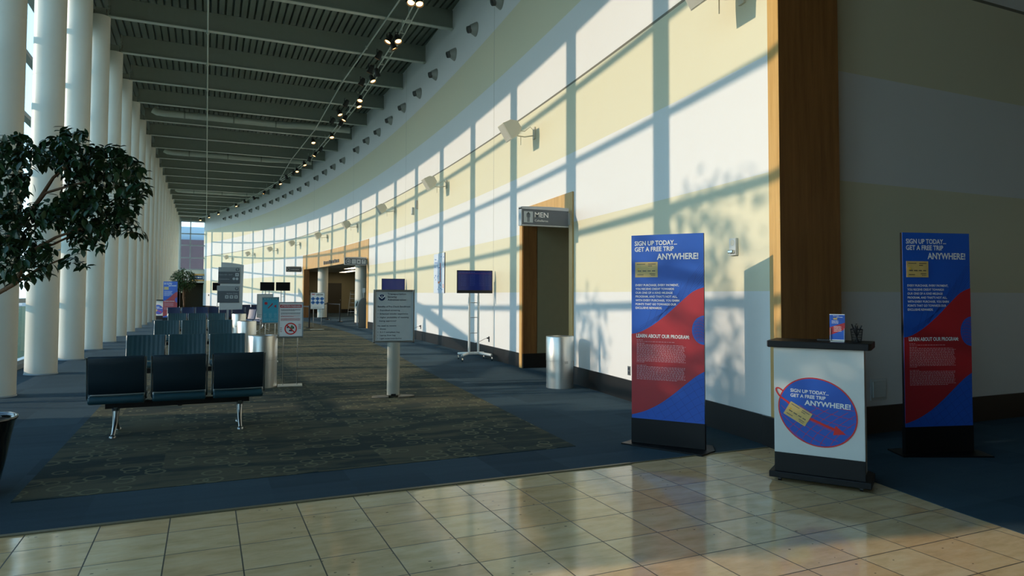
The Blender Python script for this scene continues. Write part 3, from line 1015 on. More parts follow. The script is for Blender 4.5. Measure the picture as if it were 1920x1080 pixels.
# ------------------------------------------------------------------ tandem seats
def make_bench(label, ribs=True):
    t = thing('seat_bench', label, 'bench', (0, 0, 0), 0, 'rows of three linked seats')
    PW = .595
    for i in (-1, 0, 1):
        cx = i * PW
        # seat pad: profile in y-z, front (-y) edge rolled down
        pr = [(-.27, .405), (-.262, .45), (-.22, .468), (-.10, .455), (.05, .440), (.18, .440), (.235, .425), (.25, .39), (.235, .355), (.18, .345), (-.10, .362), (-.24, .372)]
        MB().prism_x(pr, cx - .262, cx + .262).build('seat', M_VINYL, t, .018, segs=3)
        # backrest, slightly curved in plan, channel-stitched on the sitting side
        b = MB(); n = 36
        hts = [(.452, .160, .03), (.465, .165, .048), (.60, .195, .052), (.76, .225, .05), (.83, .24, .045), (.853, .249, .028)]
        def row(z, y, th, front):
            out = []
            for k in range(n + 1):
                s = -1 + 2 * k / n
                x = cx + .258 * s
                curve = .022 * (1 - s * s)
                rib = .0035 * abs(math.sin(PI * (k + .5) / 4.5)) if front and ribs else 0
                out.append((x, y + curve - (rib if front else 0) + (0 if front else th), z))
            return out
        vs = []
        for z, y, th in hts: vs += row(z, y, th, True)
        for z, y, th in hts[::-1]: vs += row(z, y, th, False)
        R_ = 2 * len(hts); fs = []
        sh = MB(); fr_, fb_ = [], []
        for r_ in range(R_):
            r2_ = (r_ + 1) % R_
            for k in range(n):
                (fr_ if r_ < len(hts) - 1 else fb_).append((r_ * (n + 1) + k, r_ * (n + 1) + k + 1, r2_ * (n + 1) + k + 1, r2_ * (n + 1) + k))
        b.add(vs, fr_, True)
        sh.add(vs, fb_, True)
        for k in (0, n):
            sh.add([vs[r_ * (n + 1) + k] for r_ in range(R_)], [tuple(range(R_)) if k == 0 else tuple(range(R_ - 1, -1, -1))])
        b.build('backrest', M_VINYL, t)
        sh.build('back_shell', M_VINYL_SHADE, t)
        for s in (-1, 1):
            x = cx + s * .270
            MB().tube([(x, -.25, .40), (x, -.1, .405), (x, .10, .385), (x, .19, .41), (x, .225, .55), (x, .265, .80), (x, .28, .845)], .009, 8).build('side_frame', M_ALU, t)
    MB().box(-.72, .72, -.04, .035, .275, .345).build('beam', M_BLACKP, t, .004)
    for s in (-.62, .62):
        l = MB()
        l.tube([(s, 0, .29), (s, -.01, .20), (s, -.06, .12), (s, -.20, .035), (s, -.27, .018)], [.042, .030, .024, .020, .022], 10)
        l.tube([(s, 0, .24), (s, .02, .17), (s, .08, .09), (s, .20, .032), (s, .26, .018)], [.034, .028, .022, .019, .022], 10)
        l.lathe([(.03, 0), (.03, .018), (.01, .024)], (s, -.26), 14).lathe([(.03, 0), (.03, .018), (.01, .024)], (s, .25), 14)
        l.build('leg', M_ALU, t)
    MB().tube([(0, -.02, .275), (0, -.02, .262)], .025, 10).build('beam_bolt', M_BLACKP, t)
    return t
bx = -.255
bench = make_bench('teal three-seat bench nearest the camera, its backs turned toward us')
bench.location = (bx + .01, 8.50, 0.006); bench.rotation_euler.z = PI    # sitters face away from us
for y, lab in ((12.0, 'teal three-seat bench, second from the camera and facing it, in front of the column row'),
               (18.3, 'teal three-seat bench, third from the camera, beside the middle steel bin'),
               (24.8, 'teal three-seat bench, fourth from the camera, beside the farthest steel bin')):
    dup(bench, (bx, y, .006), 0, lab)
far = []
for i, (px, D, rz, lab) in enumerate(((352, 32, 0, 'far navy bench at the left end, behind the fourth teal bench'), (398, 33, 0, 'far navy bench right of the potted tree, behind the fourth teal bench'),
                          (448, 33, .1, 'far navy bench under the grey directory sign'), (478, 28, -1.1, 'navy bench turned sideways behind the turquoise poster'),
                          (462, 40, .2, 'farthest navy bench, beyond the grey directory sign'))):
    p = atd(px, 600, D)
    far.append(dup(bench, (p.x, p.y, .006), rz, lab))
nav = {}
for r in far:
    for ch in r.children:
        if ch.name.split('.')[0] in ('seat', 'backrest', 'back_shell'):
            k = ch.data.name
            if k not in nav:
                nav[k] = ch.data.copy(); nav[k].materials[0] = M_VINYLB
            ch.data = nav[k]

# ------------------------------------------------------------------ steel bins
def make_bin(label, loc):
    t = thing('trash_can', label, 'trash can', loc, 0, 'round steel trash cans')
    MB().lathe([(.222, .0), (.222, .44)], n=56, cap1=False).lathe([(.19, .42), (.222, .44)], n=56, cap0=False, cap1=False).build('lower_body', M_STEEL, t)
    MB().lathe([(.226, .442), (.226, .825), (.220, .835), (.150, .838), (.145, .80), (.13, .60)], n=56, cap0=False, cap1=False).build('upper_shell', M_STEEL, t)
    MB().lathe([(.02, .58), (.135, .60)], n=40, cap1=False, cap0=False).build('inner_liner', M_BLACKP, t)
    MB().box(-.028, .028, -.2285, -.224, .40, .44).build('latch', M_ALU, t)
    return t
p = onz(1057, 726.5)
can = make_bin('round brushed steel trash can against the sunlit wall by the restroom doorway', (5.31, 9.93, .005))
for (px, py, D, lab) in ((491.5, 731, 11.15, 'nearest steel trash can at the aisle end of the second seat bench'), (461, 690, 16.9, 'middle steel trash can of the three along the seat rows'),
                      (447, 650, 22.9, 'farthest steel trash can of the three along the seat rows')):
    p = atd(px, py, D)
    dup(can, (p.x, p.y, .007), TH * -1, lab)

# ------------------------------------------------------------------ floor-standing info sign
def facing(px, D, turn=0.):
    p = atd(px, HOR, D)
    a = math.atan2(p.x, p.y)
    return (p.x, p.y), -a + turn
(c, rz) = facing(739, 10.1, .06)
t = thing('information_sign', 'silver framed security notice on a single grey post in the aisle', 'sign', (c[0], c[1], .008), rz)
z0, z1, w = .80, 1.575, .30
MB().box(-w + .02, w - .02, -.012, .012, z0 + .02, z1 - .02).build('notice_panel', mat('notice_paper', (196, 202, 200), .35), t)
fr = MB().box(-w, -w + .026, -.03, .03, z0, z1).box(w - .026, w, -.03, .03, z0, z1).box(-w + .026, w - .026, -.028, .028, z1 - .026, z1).box(-w + .026, w - .026, -.028, .028, z0, z0 + .026)
fr.build('frame', M_ALU, t, .004)
MB().box(-w - .002, -w + .03, -.031, .031, z0 - .004, z0 + .004).box(w - .03, w + .002, -.031, .031, z0 - .004, z0 + .004).build('corner_cap', M_BLACKP, t)
M_SATIN = mat('satin_grey_metal', (176, 178, 166), .5, .25)
MB().lathe([(.092, .03), (.092, z0)], n=28, sy=.45).build('post', M_SATIN, t)
bp = MB()
for s in (-1, 1):
    bp.prism_z([(s * .07 + s * .24 * math.sin(a) * 1.0, -.11 * math.cos(a) - .02) for a in [k * PI / 16 for k in range(17)]] if s > 0 else
               [(s * .07 + s * .24 * math.sin(a), -.11 * math.cos(a) - .02) for a in [k * PI / 16 for k in range(16, -1, -1)]], 0, .022)
bp.box(-.11, .11, .0, .09, 0, .022)
bp.build('base_plate', mat('base_bronze_grey', (118, 112, 98), .5, .3), t, .004)
MB().box(-.035, .035, -.06, -.044, .022, .05).build('foot_clamp', M_BLACKP, t)
T = MB(); y = -.0145
for k, s in enumerate(('Transportation', 'Security', 'Administration')):
    T.text(s, -.095, 1.500 - .043 * k, h=.027, y=y, bold=.012, w=(.27, .135, .27)[k])
T.text('Benefits of Pre Check Enrollment', -.235, 1.315, h=.024, y=y, w=.475, bold=.014)
for k, (s, w_) in enumerate((('•  Expedited screening', .32), ('•  Enhanced transfer experience', .44), ('•  Higher probability of receiving', .45), ('    being approved', .24))):
    T.text(s, -.235 + (.025 if k == 3 else 0), 1.262 - .052 * k, h=.022, y=y, w=w_, bold=.008)
for k, (s, w_) in enumerate((('No need to remove', .27), ('•  Shoes', .12), ('•  3-1-1 compliant bag', .32), ('•  Laptop from bag', .26), ('•  Light outerwear/jacket', .35), ('•  Belt', .085))):
    T.text(s, -.235, 1.035 - .0465 * k, h=.021, y=y, w=w_, bold=.008)
T.build('lettering', M_INK, t)
em = MB().prism(disc(-.178, 1.458, .046, 28), -.0150, -.012).build('agency_emblem', mat('emblem_navy', (24, 48, 88), .4), t)
wg = MB()
wg.add([(-.222, -.0155, 1.497), (-.178, -.0155, 1.452), (-.178, -.0155, 1.438), (-.226, -.0155, 1.475)], [(0, 1, 2, 3)])
wg.add([(-.134, -.0155, 1.497), (-.178, -.0155, 1.452), (-.178, -.0155, 1.438), (-.130, -.0155, 1.475)], [(0, 1, 2, 3)])
wg.add([(-.186, -.0155, 1.478), (-.178, -.0155, 1.492), (-.170, -.0155, 1.478), (-.178, -.0155, 1.466)], [(0, 1, 2, 3)])
wg.build('emblem_wings', M_PAPER, em)

# ------------------------------------------------------------------ two-leg poster stands
def stand(label, px, D, w, zb, zt, draw, panelm, turn=0., base=True, framem=None):
    (c, rz) = facing(px, D, turn)
    t = thing('poster_stand', label, 'poster stand', (c[0], c[1], .007), rz)
    w /= 2
    MB().box(-w + .01, w - .01, -.008, .008, zb + .01, zt - .01).build('poster', panelm, t)
    MB().box(-w, -w + .018, -.014, .014, zb, zt).box(w - .018, w, -.014, .014, zb, zt).box(-w + .018, w - .018, -.013, .013, zt - .018, zt).build('frame', framem or M_FRAME, t, .003)
    MB().box(-w, w, -.02, .02, zb - .012, zb + .012).build('bottom_rail', M_ALU, t, .002)
    for s in (-1, 1):
        MB().tube([(s * w * .56, 0, .012), (s * w * .56, 0, zb - .012)], .0085, 10).build('leg', M_CHROME, t)
    MB().box(-w * .98, w * .98, -.16, .16, 0, .012).build('base_plate', M_STEEL, t, .002)
    draw(t, w, zb, zt)
    return t
def draw_att(t, w, zb, zt):
    y = -.0095
    hh = zt - zb
    MB().box(-w + .028, w - .028, y, -.008, zt - .095, zt - .045).build('red_header', M_RED, t)
    MB().text('ATTENTION PASSENGERS', 0, zt - .082, w=2 * w - .085, h=.026, y=y - .001, align='C', bold=.02).build('header_lettering', M_PAPER, t)
    rn = random.Random(4)
    a, b = MB(), MB()
    for k, z in enumerate((.125, .137, .149, .180, .192, .204)): dashes(a, -w + .04, w - .05 - (.08 if k in (2,) else 0), zt - z, .006, y, rn, .01, .03, .005)
    for k, z in enumerate((.232, .244, .272, .284, .296, .308)): dashes(b, -w + .04, w - .05 - (.1 if k == 1 else 0), zt - z, .006, y, rn, .01, .03, .005)
    a.build('black_print', M_INK, t); b.build('red_print', M_RED, t)
    cz = zb + .135
    rg = MB(); R_, r_ = .098, .080
    o_, i_ = disc(0, cz, R_, 36), disc(0, cz, r_, 36)
    for k in range(36):
        q = (k + 1) % 36
        rg.add([(o_[k][0], y - .002, o_[k][1]), (o_[q][0], y - .002, o_[q][1]), (i_[q][0], y - .002, i_[q][1]), (i_[k][0], y - .002, i_[k][1])], [(0, 3, 2, 1)])
    rg.ribbon([(-.062, cz + .062), (.062, cz - .062)], .018, y - .002)
    rg.build('prohibition_ring', M_REDL, t)
    g = MB()
    g.prism([(-.015, cz + .0), (.03, cz - .01), (.045, cz + .03), (.015, cz + .065)], y, -.008)
    g.build('green_item', mat('print_green', (90, 130, 90), .5), t)
    MB().prism([(-.06, cz + .01), (-.035, cz + .01), (-.035, cz + .035), (-.06, cz + .035)], y, -.008).prism([(-.03, cz - .04), (.02, cz - .045), (.03, cz - .02), (-.02, cz - .015)], y, -.008).prism(
        [(.035, cz + .0), (.055, cz + .0), (.052, cz + .035), (.038, cz + .035)], y, -.008).build('item_pictures', M_INK, t)
    s = MB()
    for k in range(5): dashes(s, w - .075, w - .035, cz + .07 - k * .018, .007, y, rn, .01, .02, .004)
    for k in range(3): dashes(s, -w + .03, -w + .06, cz + .01 - k * .03, .008, y, rn, .01, .02, .004)
    s.build('side_pictures', M_RED, t)
stand('black framed attention notice with a red prohibition ring, on two thin legs', 546, 11.3, .395, .80, 1.375, draw_att, M_PAPER, .0)
def draw_turq(t, w, zb, zt):
    y = -.0095
    MB().box(-w + .02, w - .02, y, -.008, zt - .06, zt - .02).build('teal_header', mat('poster_teal', (30, 120, 130), .4), t)
    rn = random.Random(6)
    p_ = MB(); dashes(p_, -w + .04, w - .04, zt - .05, .014, y - .001, rn, .02, .06, .01)
    for k in range(2): dashes(p_, -w + .04, w - .04, zb + .05 + k * .03, .008, y - .001, rn, .02, .06, .01)
    for c_ in (-.11, 0, .11):
        for k in range(5): dashes(p_, c_ - .03, c_ + .03, zb + .12 + k * .022, .006, y - .001, rn, .01, .03, .008)
    p_.build('white_print', mat('poster_pale_print', (160, 205, 212), .5), t)
    r = MB().prism(disc(-.095, zt - .14, .032, 16), y, -.008).prism([(.07, zt - .2), (.12, zt - .24), (.12, zt - .17)], y, -.008)
    r.ribbon([(-.05, zt - .25), (.02, zt - .17)], .016, y).ribbon([(.0, zt - .2), (.045, zt - .14)], .022, y)
    r.build('red_objects', M_RED, t)
stand('turquoise poster with red pictures on a two-legged chrome stand', 507.5, 15.2, .365, .86, 1.435, draw_turq, M_TURQ)
def draw_white(t, w, zb, zt):
    y = -.0095
    p_ = MB()
    rn = random.Random(2)
    p_.box(w - .12, w - .03, y, -.008, zt - .2, zt - .10).box(w - .11, w - .04, y, -.008, zt - .33, zt - .25)
    dashes(p_, -w + .04, w - .1, zb + .06, .01, y, rn, .02, .05, .01)
    p_.build('print_marks', M_INK, t)
    MB().box(w - .09, w - .04, y, -.008, zb + .12, zb + .22).build('blue_mark', M_DIA, t)
stand('pale grey notice board standing just left behind the turquoise poster', 497, 19, .42, .86, 1.50, draw_white, mat('notice_grey', (196, 198, 194), .5))
def draw_dia(t, w, zb, zt):
    y = -.0095
    n = MB()
    n.text('NO', -w + .06, zt - .10, w=.14, h=.055, y=y, bold=.05)
    n.build('red_lettering', M_RED, t)
    rn = random.Random(8)
    b_ = MB(); dashes(b_, -w + .24, w - .06, zt - .085, .022, y, rn, .03, .07, .01); dashes(b_, -w + .24, w - .06, zt - .115, .022, y, rn, .03, .07, .01)
    dashes(b_, -w + .1, w - .1, zb + .06, .012, y, rn, .03, .07, .01)
    b_.build('black_print', M_INK, t)
    d_ = MB(); k_ = MB()
    for i in (-1, 0, 1):
        for j, zz in enumerate((zt - .26, zt - .42)):
            cx = i * .182
            d_.prism([(cx, zz - .085), (cx + .095, zz), (cx, zz + .085), (cx - .095, zz)], y, -.008)
            k_.prism(disc(cx - .01 * i, zz, .024, 10), y - .001, y)
    d_.build('blue_diamonds', M_DIA, t)
    k_.build('diamond_pictures', M_INK, t)
stand('white sign with six blue diamonds in front of the wide wooden opening', 595.5, 29.0, .58, .87, 1.56, draw_dia, M_PAPER)

# ------------------------------------------------------------------ display screens on rolling stands
def make_tv(label, px, D, w, zc, screen, turn=0., full=True):
    (c, rz) = facing(px, D, turn)
    t = thing('display_screen', label, 'display screen', (c[0], c[1], .006), rz)
    h = w * .63
    MB().box(-w / 2, w / 2, -.05, .0, zc - h / 2, zc + h / 2).build('bezel', M_BLACKP, t, .006)
    sc_ = MB().box(-w / 2 + .018, w / 2 - .018, -.052, -.049, zc - h / 2 + .07, zc + h / 2 - .018).build('screen', screen, t)
    if full:
        k_ = MB(); rn = random.Random(1)
        k_.box(-w / 2 + .03, w / 2 - .03, -.053, -.052, zc + h / 2 - .075, zc + h / 2 - .068)
        k_.build('header_line', mat('screen_line', (96, 44, 90), .4, emit=(90, 40, 90), estr=.3), sc_)
        k2 = MB(); dashes(k2, -w / 2 + .06, w / 2 - .42, zc + h / 2 - .055, .014, -.0535, rn, .03, .08, .01)
        for q in range(9):
            for cx in (-.33, -.12, .1, .25):
                dashes(k2, cx, cx + .12, zc + h / 2 - .11 - q * .03, .008, -.0535, rn, .02, .05, .01)
        k2.build('flight_rows', mat('screen_rows', (40, 60, 120), .4, emit=(40, 60, 120), estr=.25), sc_)
    MB().box(-.16, .16, .0, .03, zc - .18, zc + .12).build('mount_plate', M_BLACKP, t)
    for s in (-1, 1):
        MB().tube([(s * .108, .05, .17), (s * .108, .05, zc - .32)], .026, 14).tube([(s * .108, .05, zc - .32), (s * .108, .05, zc + .1)], .019, 12).lathe(
            [(.032, zc - .50), (.032, zc - .46)], (s * .108, .05), 14).build('upright', M_WHITE, t)
    cb = MB()
    for z in (.62, .98, 1.32): cb.tube([(-.108, .05, z), (.108, .05, z)], .008, 8)
    cb.build('cross_bars', M_ALU, t)
    MB().box(-.16, .16, .0, .10, .13, .185).build('base_bar', M_WHITE, t, .01)
    for s in (-1, 1):
        MB().tube([(s * .13, .05, .155), (s * .34, -.30, .135)], [.035, .030], 12).tube([(s * .13, .05, .155), (s * .30, .34, .135)], [.035, .028], 12).build('foot_bar', M_WHITE, t)
        for (x, y) in ((s * .34, -.30), (s * .30, .34)):
            MB().tube([(x, y, .10), (x, y, .14)], .010, 8).prism_x([(y + .045 * math.cos(a), .046 + .045 * math.sin(a)) for a in [q * PI / 8 for q in range(16)]], x - .014, x + .014).build('caster', M_CHROME, t)
    return t
tv = make_tv('flight information screen on a white rolling stand against the sunlit wall', 889.5, 15.75, .835, 1.80, M_SCREEN, .22)
make_tv('flight information screen half hidden behind the security notice', 737, 24.3, .82, 1.80, M_SCREEN, .15, False)
make_tv('dark screen on a stand near the far wall, left of the pair', 501, 42, .83, 1.95, M_SCREENB, 0, False)
make_tv('dark screen on a stand near the far wall, right of the pair', 530.5, 42, .83, 1.95, M_SCREENB, 0, False)
make_tv('dark far screen half hidden behind the left edge of the grey directory sign', 411, 44, .8, 1.95, M_SCREENB, 0, False)

# ------------------------------------------------------------------ blade signs
def blade(label, x0, x1, y, z0, z1, draw):
    t = thing('overhead_sign', label, 'sign', ((x0 + x1) / 2, y, (z0 + z1) / 2), 0)
    w, h = (x1 - x0) / 2, (z1 - z0) / 2
    MB().box(-w, w, -.045, .045, -h, h).build('sign_box', M_SIGN, t, .004)
    MB().box(-w - .006, w + .004, -.055, .055, -h - .018, -h).box(-w - .012, -w, -.055, .055, -h - .018, h + .02).prism(
        [(-w - .012, h)] + [(-w - .012 + (2 * w + .016) * k / 12, h + .02 + .045 * math.sin(PI * (.25 + .5 * k / 12)) * (.6 + .4 * k / 12)) for k in range(13)] + [(w + .004, h)], -.055, .055).build('sign_trim', M_SIGNL, t)
    draw(t, w, h)
    MB().box(w, w + .04, -.03, .03, -h * .8, h * .8).build('wall_bracket', M_FRAME, t)
    return t
def draw_men(t, w, h):
    y = -.0465
    u = lambda k: -w + 2 * w * k
    MB().prism([(u(.045), -h * .72), (u(.235), -h * .72), (u(.235), h * .72), (u(.045), h * .72)], y, -.045).build('pictogram_plate', mat('sign_pale_plate', (176, 186, 190), .5), t)
    g = MB(); cx = u(.14)
    g.add([(a, y - .001, b) for a, b in disc(cx, h * .52, .016, 16)], [tuple(range(16))])
    for a, b, c, d_ in ((-.022, .022, -.01, .055), (-.034, -.024, -.005, .052), (.024, .034, -.005, .052), (-.021, -.003, -.085, -.008), (.003, .021, -.085, -.008)):
        g.add([(cx + a, y - .001, c), (cx + b, y - .001, c), (cx + b, y - .001, d_), (cx + a, y - .001, d_)], [(0, 1, 2, 3)])
    g.add([(cx - .034, y - .001, .050), (cx + .034, y - .001, .050), (cx + .028, y - .001, .062), (cx - .028, y - .001, .062)], [(0, 1, 2, 3)])
    g.build('pictogram', M_SIGN, t)
    MB().text('MEN', u(.275), h * .02, w=.255, h=.088, y=y, bold=.01).text('Caballeros', u(.275), -h * .55, w=.25, h=.036, y=y).build('lettering', M_PAPER, t)
r1_, r2_ = ray(976, 410), ray(1063, 410)
blade('MEN restroom blade sign with pictogram, projecting over the doorway', r1_.x / r1_.y * 10.34, r2_.x / r2_.y * 10.34, 10.34, 2.69, 2.95, draw_men)
def draw_arrow(t, w, h):
    y = -.047
    u = lambda k: -w + 2 * w * k
    p = MB()
    for k in (.42, .64, .87): p.prism([(u(k - .09), -h * .7), (u(k + .09), -h * .7), (u(k + .09), h * .7), (u(k - .09), h * .7)], y, -.045)
    o_, i_ = disc(u(.16), 0, h * .78, 24), disc(u(.16), 0, h * .62, 24)
    for k in range(24):
        q = (k + 1) % 24
        p.add([(o_[k][0], y, o_[k][1]), (o_[q][0], y, o_[q][1]), (i_[q][0], y, i_[q][1]), (i_[k][0], y, i_[k][1])], [(0, 3, 2, 1)])
    p.ribbon([(u(.10), 0), (u(.2), 0)], .03, y).add([(u(.17), y, .07), (u(.17), y, -.07), (u(.225), y, 0)], [(0, 1, 2)])
    p.build('pale_icons', MATS['sign_pale_plate'], t)
    d_ = MB(); y -= .0015
    d_.ribbon([(u(.39), -.07), (u(.39), .07)], .012, y).ribbon([(u(.45), -.07), (u(.45), .07)], .012, y)
    d_.add([(u(.60), y, -.04), (u(.68), y, -.04), (u(.68), y, .03), (u(.60), y, .03)], [(0, 1, 2, 3)])
    d_.add([(u(.82), y, .07), (u(.92), y, .07), (u(.87), y, 0)], [(0, 2, 1)]).ribbon([(u(.87), 0), (u(.87), -.07)], .012, y)
    d_.build('icon_details', M_SIGN, t)
xr_ = XW(MO0 - .15) - .07
blade('arrow sign with service icons at the near side of the wide wooden opening', xr_ - .95, xr_, MO0 - .1, 2.80, 3.08, draw_arrow)
def draw_far(t, w, h):
    y = -.047
    o_ = MB().ribbon([(a, b) for a, b in disc(-w * .68, 0, h * .6, 18)] + [(-w * .68 + h * .6, 0)], .03, y)
    rn = random.Random(3)
    dashes(o_, -w * .35, w * .7, -.03, .06, y, rn, .05, .1, .03)
    o_.build('pale_marks', MATS['sign_pale_plate'], t)
xr_ = XW(MO1 + .5) - .07
blade('dark blade sign projecting from the wall at the far side of the wide wooden opening', xr_ - .92, xr_, MO1 + .5, 2.92, 3.2, draw_far)

# ------------------------------------------------------------------ grey directory sign
(c, rz) = facing(433.5, 29.3, 0)
t = thing('directory_sign', 'tall grey directory sign with two dark panels and arrows, behind the seat rows', 'directory sign', (c[0], c[1], .006), rz)
K = 29.3 / 1275
dx = lambda px: (px - 433.5) * K
dzz = lambda py: H - (py - HOR) * K
MB().prism([(dx(413), dzz(583)), (dx(453), dzz(582)), (dx(454.5), dzz(499)), (dx(445), dzz(497)), (dx(430), dzz(495)), (dx(415.5), dzz(494.5))], -.06, .06).build('monolith', mat('directory_grey', (190, 198, 200), .45, .05), t, .01)
for (a, b, c_, d_, m_) in ((410.7, 448.3, 503.5, 512, M_FRAME), (410.7, 448, 512, 534, M_SIGN), (409, 447.3, 538, 547.7, M_FRAME), (410, 447, 547.7, 569.5, M_SIGN)):
    MB().box(dx(a), dx(b), -.085, -.055, dzz(d_), dzz(c_)).build('direction_panel', m_, t, .004)
q = MB(); y = -.0865
q.text('Gates D5 - D17', dx(412), dzz(518.5), w=23 * K, h=2.1 * K, y=y).text('Connections', dx(412), dzz(526.6), w=18 * K, h=2.1 * K, y=y).text('Airline Clubs', dx(425.5), dzz(553.5), w=19 * K, h=2.2 * K, y=y)
for (a, b, r_) in ((443, 517.3, 3.0), (426, 558.8, 3.0), (434, 558.8, 3.0), (442, 558.8, 3.0)):
    q.prism([(dx(a - r_), dzz(b + r_)), (dx(a + r_), dzz(b + r_)), (dx(a + r_), dzz(b - r_)), (dx(a - r_), dzz(b - r_))], y, y + .002)
for a in (437.6, 443.2): q.prism(disc(dx(a), dzz(525), 2.4 * K, 16), y, y + .002)
q.build('lettering', MATS['sign_pale_plate'], t)
q = MB(); y = -.088
for (a, b) in ((443.6, 507.7), (443, 543.3)):
    q.prism(disc(dx(a), dzz(b), 3.2 * K, 20), y, y + .002)
for (a, b) in ((443, 517.3), (426, 558.8), (434, 558.8), (442, 558.8)): q.prism(disc(dx(a), dzz(b), 1.3 * K, 10), y, y + .001)
q.build('dark_icons', M_SIGN, t)
q = MB()
for (a, b) in ((443.6, 507.7), (443, 543.3)):
    q.ribbon([(dx(a), dzz(b + 2)), (dx(a), dzz(b - 2))], .8 * K, -.0895).ribbon([(dx(a - 1.6), dzz(b - .2)), (dx(a), dzz(b - 2)), (dx(a + 1.6), dzz(b - .2))], .8 * K, -.0895)
q.build('arrows', MATS['sign_pale_plate'], t)
MB().box(dx(426), dx(430), -.05, .05, .03, dzz(582)).build('support_post', M_SIGNL, t)
MB().box(dx(415), dx(452), -.2, .2, 0, .03).build('base_plate', M_FRAME, t)

# ------------------------------------------------------------------ check-in machine, pole sign, stanchions, ladder, lobby columns
(c, rz) = facing(682, 30.8, 0)
t = thing('checkin_machine', 'grey arched self-service machine beside the wide wooden opening', 'kiosk machine', (c[0], c[1], .005), rz)
pr = [(-.22, 0), (.33, 0), (.33, 1.17), (.22, 1.27), (.05, 1.32), (-.03, 1.33), (-.12, 1.27), (-.2, 1.15), (-.24, 1.0), (-.25, .85)]
MB().prism(pr, -.30, .30).build('body', mat('kiosk_grey', (104, 108, 106), .4, .3), t, .012)
f = MB()
fp = [(-.03, 1.34), (-.13, 1.29), (-.22, 1.17), (-.28, 1.02), (-.32, .88), (-.31, .76), (-.25, .74)]
f.prism(fp + [(a + .06, b - .02) for a, b in fp[::-1]], -.26, .26)
f.build('curved_face', M_SIGNL, t)
MB().prism([(-.28, 1.20), (-.33, 1.05), (-.335, .95), (-.30, .96), (-.25, 1.16)], -.18, .18).build('touch_screen', M_SCREENB, t)
MB().box(-.30, -.25, -.22, .22, .10, .74).build('lower_panel', M_SIGNL, t)
MB().tube([(.0, .1, 1.30), (.0, .1, 1.58)], .012, 8).build('pole', M_FRAME, t)
MB().box(-.06, .06, .09, .11, 1.56, 1.78).build('pole_sign', M_PAPER, t)
posts = [(548, 606, 33.), (579.6, 618, 30.0), (613.5, 602.5, 39.5), (637, 606, 36.9)]
names = ['black belt stanchion partly hidden behind the attention notice', 'black belt stanchion just left of the blue diamond sign', 'black belt stanchion in front of the first lobby column',
         'black belt stanchion in the middle of the wide opening']
sp = None; SPT = []
for (px, py, D), lab in zip(posts, names):
    p = atd(px, py, D); SPT.append(p)
    if sp is None:
        sp = thing('belt_stanchion', lab, 'stanchion', (p.x, p.y, .006), 0, 'belt stanchions by the opening')
        MB().lathe([(.17, 0), (.17, .012), (.13, .03), (.03, .045)], n=28).build('base', M_BLACKP, sp)
        MB().lathe([(.03, .04), (.03, .90)], n=16).build('post', M_BLACKP, sp)
        MB().lathe([(.036, .90), (.036, 1.0), (.02, 1.01)], n=16).build('belt_head', M_BLACKP, sp)
    else: dup(sp, (p.x, p.y, .006), 0, lab)
for i, lab in enumerate(('black belt running left from the stanchion by the blue diamond sign', 'black belt behind the blue diamond sign', 'black belt between the two stanchions in the opening')):
    a, b_ = SPT[i], SPT[i + 1]
    m = MB(); dv = (b_ - a); dv.z = 0; nn = Vector((-dv.y, dv.x, 0)).normalized() * .003
    u = dv.normalized() * .037
    a2, b2 = Vector((a.x, a.y, 0)) + u, Vector((b_.x, b_.y, 0)) - u
    vs = []
    for z in (.925, .975):
        for q_ in (a2 - nn, b2 - nn, b2 + nn, a2 + nn): vs.append((q_.x, q_.y, z))
    m.add(vs, [(0, 3, 2, 1), (4, 5, 6, 7), (0, 1, 5, 4), (1, 2, 6, 5), (2, 3, 7, 6), (3, 0, 4, 7)])
    tag(m.build('barrier_belt', M_BLACKP), lab, 'belt', 'barrier belts')
for (x, y, lab) in ((onz(606, 597).x, onz(606, 597).y + .3, 'white round column inside the wide opening, behind the blue diamond sign'), (ray(677, 560).x / ray(677, 560).y * 35.2, 35.2, 'white round column inside the wide opening, behind the arched machine')):
    t = thing('lobby_column', lab, 'column', (x, y, .004), 0, 'columns inside the wide opening')
    MB().lathe([(.31, 0), (.31, 3.19)], n=40).build('shaft', M_COL, t)
    MB().lathe([(.335, 0), (.335, .06)], n=40).build('base_ring', M_BASEB, t)
p = atd(661, 594, 47.5)
t = thing('stepladder', 'narrow aluminium stepladder standing open inside the wide opening', 'ladder', (p.x, p.y, .005), -.5)
l = MB()
for s in (-1, 1):
    l.tube([(s * .24, -.35, 0), (s * .16, 0, 1.72)], .022, 6)
l.build('front_rails', M_ALU, t)
l = MB()
for k in range(5):
    z = .28 + k * .3
    f_ = z / 1.72
    l.box(-.24 + .08 * f_, .24 - .08 * f_, -.35 * (1 - f_) - .03, -.35 * (1 - f_) + .05, z, z + .02)
l.build('steps', M_ALU, t)
l = MB()
for s in (-1, 1): l.tube([(s * .24, .35, 0), (s * .16, .02, 1.68)], .018, 6)
l.build('rear_legs', M_ALU, t)
MB().box(-.17, .17, -.1, .08, 1.70, 1.73).build('top_cap', M_BLACKP, t)
# lobby far wall doorway and notice
_a, _b = ray(613.5, 560), ray(640, 560); DX0, DX1 = _a.x / _a.y * LYF, _b.x / _b.y * LYF
dr = struct(MB().box(DX0, DX1, LYF - .04, LYF, 0.0, 2.36).build('door_3', mat('dark_door', (62, 58, 46), .5)))
MB().box(DX1 - .1, DX1 - .07, LYF - .09, LYF - .04, 1.0, 1.06).build('door_handle', M_ALU, dr)
t = thing('wall_notice', 'small dark framed notice on the lobby wall left of the first column', 'notice', (7.46, LYF - .03, 1.60), 0)
MB().box(-.14, .14, -.02, .02, -.17, .17).build('frame', M_BLACKP, t)
MB().box(-.11, .11, -.022, -.018, -.14, .14).build('paper', M_KHAKI, t)
